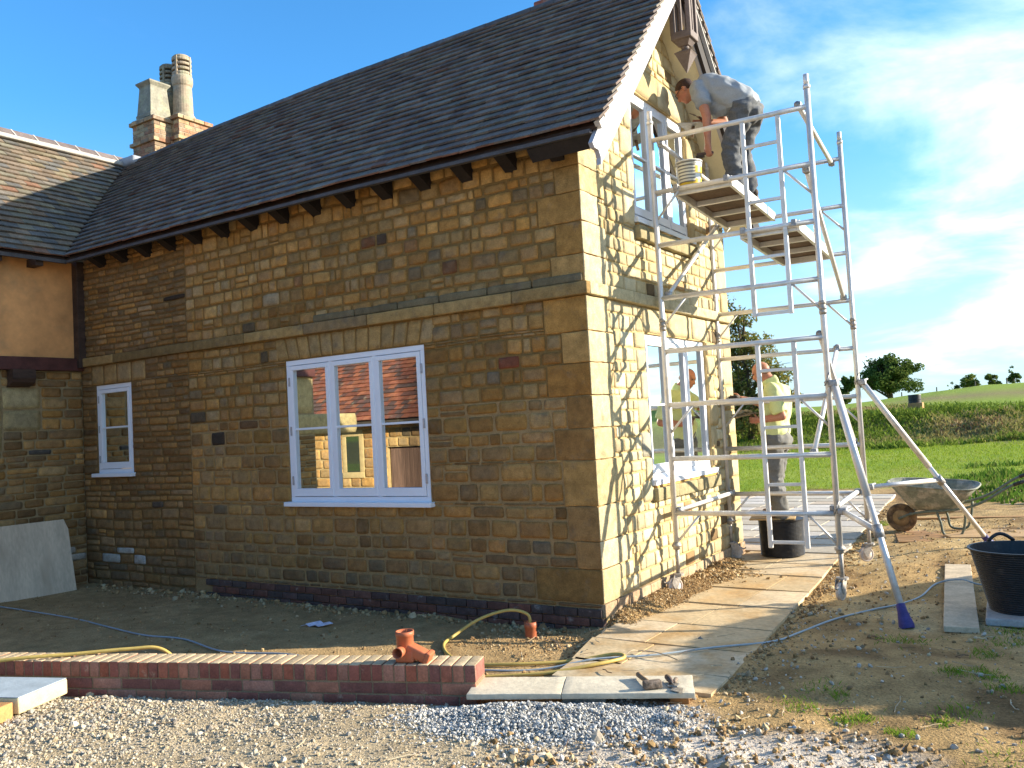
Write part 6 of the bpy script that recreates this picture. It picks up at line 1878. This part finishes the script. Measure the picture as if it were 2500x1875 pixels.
def person_two():
    zf = .5035; Y = 3.40
    org = (.47, Y, zf)
    hipL, hipR = (.50, Y - .095, 1.36), (.50, Y + .095, 1.36)
    kneL, kneR = (.475, Y - .11, .93), (.44, Y + .10, .93)
    ankL, ankR = (.535, Y - .105, zf + .09), (.45, Y + .10, zf + .09)
    shL, shR = (.555, Y - .19, 1.905), (.50, Y + .18, 1.91)
    elL, elR = (.655, Y - .25, 1.615), (.335, Y + .20, 1.77)
    wrL, wrR = (.405, Y - .235, 1.585), (.125, Y + .05, 1.835)
    neck = (.475, Y, 2.02)
    spine = [(.505, Y, 1.42), (.51, Y, 1.56), (.54, Y, 1.72), (.545, Y, 1.86)]
    hd = {}
    def body(mb):
        for p, q, a, b in ((spine[0], spine[1], .125, .13), (spine[1], spine[2], .13, .125), (spine[2], spine[3], .125, .115)):
            for o in (-.08, 0, .08): capsule(mb, (p[0], p[1] + o, p[2]), (q[0], q[1] + o, q[2]), a * .92, b * .92)
        capsule(mb, spine[3], neck, .10, .064); capsule(mb, shL, shR, .06, .06)
        for a, b, c in ((shL, elL, wrL), (shR, elR, wrR)): capsule(mb, a, b, .060, .048); capsule(mb, b, c, .048, .034)
        hand(mb, wrL, (-1, .15, .04), (0, .2, 1), (.0, 1, .1), .8); hand(mb, wrR, (-.9, -.3, .1), (0, -.1, 1), (-.3, .9, 0), .5)
        for a, b, c in ((hipL, kneL, ankL), (hipR, kneR, ankR)): capsule(mb, a, b, .095, .062); capsule(mb, b, c, .06, .044); capsule(mb, c, (c[0] - .13, c[1], zf + .035), .042, .03)
        hd['P'], hd['B'] = head(mb, (.385, Y, 2.118), (-.90, -.10, -.42), (-.42, 0, .90))
        capsule(mb, (.425, Y, 2.07), neck, .062, .068)
    p = skin('person', body, M_SKIN, .0078, origin=org, smooth_it=3)
    tag(p, 'bald man in lime yellow shirt standing on the black bin at the wall', 'person')
    P, B = hd['P'], hd['B']
    eyes(P, B, p)
    def fringe(mb):
        mb.ell(P(-.050, 0, -.022), np.array((.062, .0795, .040)), 12, M=B.to_4x4())
    skin('hair', fringe, mat('grey_stubble', (0.30, 0.17, 0.12), rough=.8, n_scale=60, n_amt=.25, bump=.3, b_scale=200), .009, p)
    def shirt(mb):
        for p_, q, a, b in (((.50, Y, 1.475), (.49, Y, 1.56), .138, .142), ((.49, Y, 1.56), (.53, Y, 1.72), .142, .138), ((.53, Y, 1.72), (.545, Y, 1.86), .138, .128)):
            for o in (-.085, 0, .085): capsule(mb, (p_[0], p_[1] + o, p_[2]), (q[0], q[1] + o, q[2]), a, b)
        capsule(mb, spine[3], (.49, Y, 1.985), .115, .080); capsule(mb, shL, shR, .082, .082)
        for a, b in ((shL, elL), (shR, elR)):
            a, b = np.array(a), np.array(b); m = a + (b - a) * .88
            capsule(mb, a, a + (b - a) * .6, .082, .082); mb.tube([a, m], [.08, .086], 14)
        mb.tube([(.50, Y, 1.98), (.468, Y, 2.035)], [.085, .078], 14)
    skin('polo_shirt', shirt, mat('lime_cotton', (0.64, 0.68, 0.30), rough=.9, n_scale=6, n_amt=.06, n2_scale=80, n2_amt=.06, bump=.12, b_scale=100), .012, p, smooth_it=4, wrinkle=.015, wscale=8, seed=21)
    def trousers(mb):
        capsule(mb, hipL, hipR, .130, .130); capsule(mb, (.50, Y - .07, 1.47), (.50, Y + .07, 1.47), .125, .125); capsule(mb, (.56, Y - .06, 1.34), (.56, Y + .06, 1.34), .10, .10)
        for a, b, c in ((hipL, kneL, ankL), (hipR, kneR, ankR)): capsule(mb, a, b, .118, .090); capsule(mb, b, (c[0] + .005, c[1], c[2] - .045), .090, .084)
    skin('trousers', trousers, mat('grey_cotton', (0.165, 0.16, 0.145), rough=.9, n_scale=6, n_amt=.15, n2_scale=60, n2_amt=.1, bump=.15), .012, p, smooth_it=3, wrinkle=.016, wscale=11, seed=33)
    def boots(mb):
        for c in (ankL, ankR): capsule(mb, (c[0] + .04, c[1], zf + .045), (c[0] - .15, c[1], zf + .04), .046, .042); capsule(mb, c, (c[0] + .01, c[1], zf + .05), .05, .05)
    skin('boots', boots, mat('tan_leather', (0.20, 0.11, 0.06), rough=.7), .012, p)
    h = thing('hawk', (.25, Y - .20, 1.60), 'muddy mortar hawk held in the bald mans near hand', 'hawk')
    Mh = Matrix.Translation((.235, Y - .14, 1.645)) @ Matrix.Rotation(-.15, 4, 'Y')
    mb = MB(); mb.rbox((-.15, -.14, 0), (.15, .14, .008), .002, M=Mh, seg=.3); mb.build('plate', mat('muddy_board', (0.22, 0.17, 0.11), rough=.8, n_scale=20, n_amt=.35, bump=.3), h)
    mb = MB(); mb.tube([tuple(Mh @ Vector((.10, -.03, -.12))), tuple(Mh @ Vector((.05, 0, 0)))], .016, 10); mb.build('handle', MATS['ash_handle'], h, smooth=True)
    mb = MB()
    for q in range(14): mb.ell(tuple(Mh @ Vector((random.uniform(-.13, .05), random.uniform(-.1, .1), random.uniform(.015, .05)))), (random.uniform(.02, .05), random.uniform(.02, .05), random.uniform(.015, .035)), 6)
    mb.build('mortar_heap', mat('fresh_mortar', (0.44, 0.34, 0.20), rough=.95, n_scale=20, n_amt=.25, bump=.5), h, smooth=True)
    b = thing('sponge', (.04, Y - .02, 1.85), 'dark round pad pressed on the wall by the bald man', 'pad')
    mb = MB(); mb.rbox((-.05, -.055, -.03), (.05, .055, .03), .02, M=Matrix.Translation((.068, Y - .01, 1.852)), seg=.05, noise=.004); mb.build('pad', mat('wet_sponge', (0.07, 0.06, 0.05), rough=.9, bump=.5), b, smooth=True)


person_one()
person_two()

# ================================================================== trees and far things
def tree(name, loc, blobs, leaves, lsize, pal_, label, trunk_r, top, limbs=9, bare=0.0, seed=0, group=None, gap=.15):
    """blobs: (dx, dy, dz, rx, ry, rz) clumps of the crown; leaves total; limbs reach into the clumps"""
    rs = np.random.default_rng(seed)
    t = thing(name, loc, label, 'tree', group)
    L = np.array(loc)
    mb = MB()
    mb.tube([L + (0, 0, -.3), L + (.02 * top, 0, top * .25), L + (-.01 * top, .01 * top, top * .5), L + (.01 * top, 0, top * .8)], [trunk_r * 1.3, trunk_r, trunk_r * .75, trunk_r * .3], 8)
    for k in range(limbs):
        b = blobs[k % len(blobs)]; z0 = top * rs.uniform(.15, .55)
        e = L + np.array(b[:3]) + rs.normal(size=3) * np.array(b[3:]) * .35
        s = L + (0, 0, z0); m = (s + e) / 2 + rs.normal(size=3) * top * .03 + (0, 0, top * .03)
        mb.tube(bez([s, m, e], 4), np.linspace(trunk_r * .5, trunk_r * .1, 9), 6)
        for q in range(5 if bare else 3):
            p = s + (e - s) * rs.uniform(.4, 1.0); d = rs.normal(size=3) * np.array(b[3:]) * .5; d[2] = abs(d[2]) * .8
            mb.tube([p, p + d * .5 + (0, 0, .02 * top), p + d], [trunk_r * .12, trunk_r * .07, trunk_r * .025], 5)
    mb.build('trunk', mat('bark', (0.10, 0.075, 0.05), rough=.95, n_scale=5, n_amt=.3, bump=.4, b_scale=10), t, smooth=True)
    vol = np.array([b[3] * b[4] * b[5] for b in blobs]) ** .8; cnt = rs.multinomial(leaves, vol / vol.sum())
    mb = MB()
    for b, n in zip(blobs, cnt):
        d = rs.normal(size=(n, 3)); d /= np.linalg.norm(d, axis=1, keepdims=True)
        r = rs.uniform(0, 1, n) ** .42
        lump = 1 + .28 * vnoise(d[:, 0] * 2.6 + b[0], d[:, 2] * 2.6 + d[:, 1] * 1.9 + b[2], seed)
        P = L + np.array(b[:3]) + d * (r * lump)[:, None] * np.array(b[3:])
        keep = vnoise(P[:, 0] / lsize * .22 + 3, (P[:, 2] + P[:, 1] * .7) / lsize * .22, seed + 8) > -1 + 2 * gap
        P = P[keep]; n = len(P)
        u = rs.normal(size=(n, 3)); u /= np.linalg.norm(u, axis=1, keepdims=True)
        w = np.cross(u, rs.normal(size=(n, 3))); w /= np.linalg.norm(w, axis=1, keepdims=True)
        s = lsize * rs.uniform(.5, 1.3, (n, 1))
        V = np.stack((P - u * s, P + w * s * .45, P + u * s, P - w * s * .45), 1)
        c = np.array(pal_)[rs.integers(0, len(pal_), n)] * rs.uniform(.75, 1.25, (n, 1))
        mb.add(V.reshape(-1, 3), np.arange(n * 4).reshape(n, 4), col=np.repeat(c, 4, 0))
    mb.build('crown', leaf_mat('tree_leaf', .35), t)
    return t


def zt(x, y): return float(ground_z(x, y, False)) - .1


def blobs_round(w, h, z0, n, seed, sq=.5):
    rs = np.random.default_rng(seed); out = []
    for k in range(n):
        a = rs.uniform(0, 6.28); r = rs.uniform(0, .72); zz = rs.uniform(.15, .9)
        ww = math.sin(math.pi * min(.98, zz * .9 + .1)) ** .6
        s = rs.uniform(.22, .36)
        out.append((math.cos(a) * r * w * .5 * ww, math.sin(a) * r * w * .5 * ww, z0 + zz * (h - z0), w * s * .55, w * s * .55, (h - z0) * s * .52))
    return out


G_DARK = [(0.08, 0.125, 0.028), (0.11, 0.155, 0.035), (0.14, 0.18, 0.045), (0.06, 0.095, 0.024)]
G_MID = [(0.14, 0.20, 0.035), (0.18, 0.22, 0.05), (0.11, 0.16, 0.03), (0.20, 0.21, 0.06)]
G_AUT = [(0.20, 0.20, 0.055), (0.16, 0.19, 0.045), (0.26, 0.21, 0.065), (0.13, 0.16, 0.04), (0.28, 0.22, 0.07)]


def build_trees():
    x, y = -8.0, 29.5
    tall = [(0.1, 0, 1.0, 1.5, 1.2, .8), (-.6, 0, 1.9, 1.3, 1.2, .9), (.9, .2, 1.8, 1.0, 1.0, .7), (-.9, .3, 3.0, 1.2, 1.1, .9), (.35, 0, 2.9, 1.15, 1.0, .85), (1.25, .0, 2.7, .8, .8, .5),
            (-.6, .2, 4.1, 1.2, 1.0, .8), (.3, .3, 4.0, .95, .9, .7), (-1.0, .0, 5.1, 1.0, .9, .7), (-.2, .1, 5.3, .7, .7, .5), (-.9, 0, 6.2, .6, .6, .5), (1.7, 0, 1.8, .6, .6, .4)]
    tree('deciduous_tree', (x, y, zt(x, y)), tall, 21000, .085, G_AUT, 'tall thinning autumn tree showing behind the cottage corner',   .11, 7.0, 30, bare=1, seed=3, gap=.34)
    x, y = -16.9, 120.0
    tree('deciduous_tree', (x, y, zt(x, y) - .2), blobs_round(10.0, 7.0, 1.2, 34, 5), 15000, .24, G_DARK, 'broad dark oak on the skyline beyond the scrub', .34, 5.6, 30, seed=5, gap=.40)
    x, y = -20.2, 108.0
    tree('deciduous_tree', (x, y, zt(x, y) - .2), blobs_round(3.6, 4.2, .3, 10, 6), 3500, .24, G_DARK, 'small dark tree just left of the broad skyline oak', .16, 3.2, 8, seed=6, gap=.26)
    x, y = -20.9, 85.0
    tree('bush', (x, y, zt(x, y) - .2), blobs_round(3.4, 2.2, .0, 9, 7), 3000, .18, G_DARK, 'dark round bush on the skyline seen behind the bald man', .10, 1.2, 5, seed=7, gap=.2)
    k = 8
    for (x, y, w, h, p, lab) in ((-5.2, 97.0, 3.6, 2.3, G_MID, 'wide light green bush in the middle of the hilltop row'), (-7.0, 98.5, 2.0, 1.5, G_DARK, 'low dark bush at the left end of the hilltop row'),
                            (-3.0, 97.5, 2.2, 1.8, G_MID, 'rounded green bush at the right end of the hilltop row'), (-1.25, 99.0, 1.9, 2.6, G_DARK, 'lone small tree on the hilltop near the right edge'),
                            (-9.6, 101.0, 1.2, 1.5, G_DARK, 'tiny dark bush between the oak and the hilltop row')):
        tree('bush', (x, y, zt(x, y) - .15), blobs_round(w, h, .1, 8, k), 2600, .13, p, lab, .08, h * .7, 5, seed=k, gap=.40); k += 1
    # post and wire fence on the hill
    first = None
    for i, (x, y) in enumerate(((-7.45, 88.1), (-4.2, 90.2), (-1.55, 91.9), (1.0, 93.4), (-10.4, 86.2))):
        if first is None:
            mb = MB(); z = zt(x, y) + .1; mb.tube([(x, y, z - .3), (x + .02, y, z + .75)], [.065, .055], 8)
            first = single(mb, 'fence_post', mat('grey_post', (0.16, 0.13, 0.10), rough=.9), 'slim wooden post of the wire fence along the hilltop', 'fence post', (x, y, z), 'hilltop fence posts')
        else:
            o = first.copy(); COL.objects.link(o); o.location = (x, y, zt(x, y) + .1)
    # rusty drum in the scrub
    x, y = -2.95, 39.6; z = zt(x, y) + .58
    d = thing('drum', (x, y, z), 'black drum standing on an orange block in the scrub', 'drum')
    mb = MB(); mb.lathe([(.001, .0), (.29, 0), (.29, .14), (.305, .16), (.29, .18), (.29, .34), (.305, .36), (.29, .4), (.27, .4), (.26, .2), (.001, .2)], 24, (x, y, z)); mb.build('body', M_BLACK, d, smooth=False)
    mb = MB(); mb.rbox((x - .1, y - .3, z - .35), (x + .36, y + .3, z), .02, (0.46, 0.25, 0.10)); mb.rbox((x - .3, y - .25, z - .8), (x - .1, y + .25, z - .0), .02, (0.42, 0.22, 0.09)); mb.build('stand', M_TIMBER, d)
    # unseen earth mound added right of the view, shaped to shadow the bare earth
    mb = MB(); n = 150
    xs = np.linspace(-3.2, 3.2, n); X, Yg = np.meshgrid(xs, xs, indexing='ij')
    r = np.sqrt(X ** 2 / 1.0 + Yg ** 2 / 0.95)
    Z = 1.92 * np.clip(1 - (r / 2.75) ** 2.4, -.1, 1)
    Z = np.where(Z < 0, -.1, Z) + .16 * fbm(X * 2.2, Yg * 2.2, 5, 4) + .05 * vnoise(X * 9, Yg * 9, 6) + .03 * vnoise(X * 17, Yg * 17, 8)
    i, j = np.meshgrid(np.arange(n - 1), np.arange(n - 1), indexing='ij'); i0 = (i * n + j).ravel()
    hx, hy = HEAP
    mb.add(np.stack((X.ravel() + hx, Yg.ravel() + hy, Z.ravel()), 1), np.stack((i0, i0 + n, i0 + n + 1, i0 + 1), 1), col=np.array((0.32, 0.21, 0.10))[None] * (1 + .35 * fbm(X.ravel() * 2.6, Yg.ravel() * 2.6, 9, 4))[:, None])
    single(mb, 'shadow_mound', MATS['soil'], 'unseen earth mound added at the right to cast a shadow', 'heap', (hx, hy, 0), smooth=True)


def build_wood():
    rs = np.random.default_rng(77); mb = MB(); n = 26000
    t = rs.uniform(0, 1, n); cx = 28 + 16 * t + rs.normal(0, 1.5, n); cy = 26 + 60 * t + rs.normal(0, 1.5, n)
    top = 4.5 + 3.2 * fbm(t * 14, t * 0, 12, 3)
    z = ground_z(cx, cy, False) + top * rs.uniform(0, 1, n) ** .7
    blades(mb, cx, cy, z, rs.uniform(.2, .6, n), rs.uniform(.2, .5, n), pick(G_MID + G_AUT, n), 1.2)
    o = mb.build('far_wood', leaf_mat('tree_leaf', .35)); tag(o, 'distant wood across the fields to the right', 'wood', kind='stuff')


build_wood()
HEAP = (6.1, 2.62)
build_trees()


# ================================================================== outbuilding across the yard (seen in the window reflection)
def build_outbuilding():
    b = thing('outbuilding', (-9.0, -9.0, -.6), 'low stone outbuilding with red tiled roof across the yard', 'outbuilding')
    Yf, zb, ze = -9.0, -.9, 1.98
    m = lambda u, v, n: np.stack((u, Yf + n, v), 1)
    x0, x1 = -16.5, -5.5
    dr = (-10.18, -9.02, zb, 1.33); wn = (-11.62, -10.92, .62, 1.78)
    mb = MB(); masonry(mb, m, x0, x1, zb, ze, (.17, .24), (.25, .5), .018, .010, .05, pal(PAL_UP), [dr, wn], .01, .06, flip=True)
    mb.build('wall', M_STONE, b, smooth=True)
    mb = MB(); mb.box((x0, Yf - .35, zb), (dr[0], Yf - .006, ze), (0.34, 0.24, 0.11)); mb.box((dr[1], Yf - .35, zb), (x1, Yf - .006, ze), (0.34, 0.24, 0.11)); mb.box((dr[0], Yf - .35, dr[3]), (dr[1], Yf - .006, ze), (0.34, 0.24, 0.11)); mb.box((x0, Yf - 6, zb), (x0 + .3, Yf - .35, ze), (0.34, 0.24, 0.11)); mb.box((x1 - .3, Yf - 6, zb), (x1, Yf - .35, ze), (0.34, 0.24, 0.11))
    mb.build('mortar', M_MORTAR, b)
    mb = MB(); mb.box((dr[0], Yf - .3, zb), (dr[1], Yf - .12, dr[3])); mb.rbox((dr[0] + .05, Yf - .12, zb), (dr[1] - .05, Yf - .06, dr[3] - .04), .005)
    for k in range(9): x = dr[0] + .1 + k * .13; mb.rbox((x, Yf - .065, zb + .02), (x + .12, Yf - .045, dr[3] - .06), .004)
    mb.build('door', mat('plank_door', (0.13, 0.075, 0.05), rough=.8, n_scale=6, n_amt=.3, stretch=(3, 1, .3), bump=.3), b)
    mb = MB()
    mb.rbox((wn[0], Yf - .2, wn[3] - .16), (wn[1], Yf + .015, wn[3]), .01, (0.38, 0.28, 0.13)); mb.rbox((wn[0], Yf - .2, wn[2]), (wn[1], Yf + .03, wn[2] + .14), .01, (0.38, 0.28, 0.13)); mb.rbox((wn[0], Yf - .2, wn[2] + .14), (wn[0] + .14, Yf + .012, wn[3] - .16), .01, (0.38, 0.28, 0.13)); mb.rbox((wn[1] - .14, Yf - .2, wn[2] + .14), (wn[1], Yf + .012, wn[3] - .16), .01, (0.38, 0.28, 0.13)); mb.rbox((wn[0] + .14, Yf - .1, 1.34), (wn[1] - .14, Yf + .0, 1.42), .01, (0.38, 0.28, 0.13))
    w = mb.build('window', M_STONE_SUN, b, smooth=True)
    mb = MB(); mb.box((wn[0] + .13, Yf - .012, wn[2] + .13), (wn[1] - .13, Yf + .004, wn[3] - .15)); mb.build('pane', M_GLASS, w)
    mb = MB()
    P = lambda u, t: np.array((u, Yf + .35 - 4.2 * t, ze - .02 + 3.6 * t))
    lay = []
    pal_red = [(0.16, 0.055, 0.032), (0.19, 0.065, 0.035), (0.11, 0.05, 0.036), (0.075, 0.045, 0.036), (0.22, 0.08, 0.04)]
    global tile_color
    keep = tile_color
    tile_color = lambda kind: np.array(random.choice(pal_red)) * random.uniform(.75, 1.15)
    lay_tiles(mb, P, lambda t: x0 + .9, lambda t: x1 + .3, 34, 'red', .2)
    tile_color = keep
    a = [P(x0 + .9, 0), P(x1 + .3, 0), P(x1 + .3, 1), P(x0 + .9, 1)]
    mb.add([q - np.array((0, 0, .09)) for q in a] + [q - np.array((0, 0, .03)) for q in a], CUBE_F, col=(.05, .04, .03))
    a2 = [np.array((q[0], 2 * (Yf + .35 - 4.2) - q[1], q[2])) for q in a]
    mb.add([q - np.array((0, 0, .09)) for q in a2] + [q - np.array((0, 0, .03)) for q in a2], CUBE_F, col=(.15, .06, .04))
    mb.build('roof', M_TILE, b)


build_outbuilding()
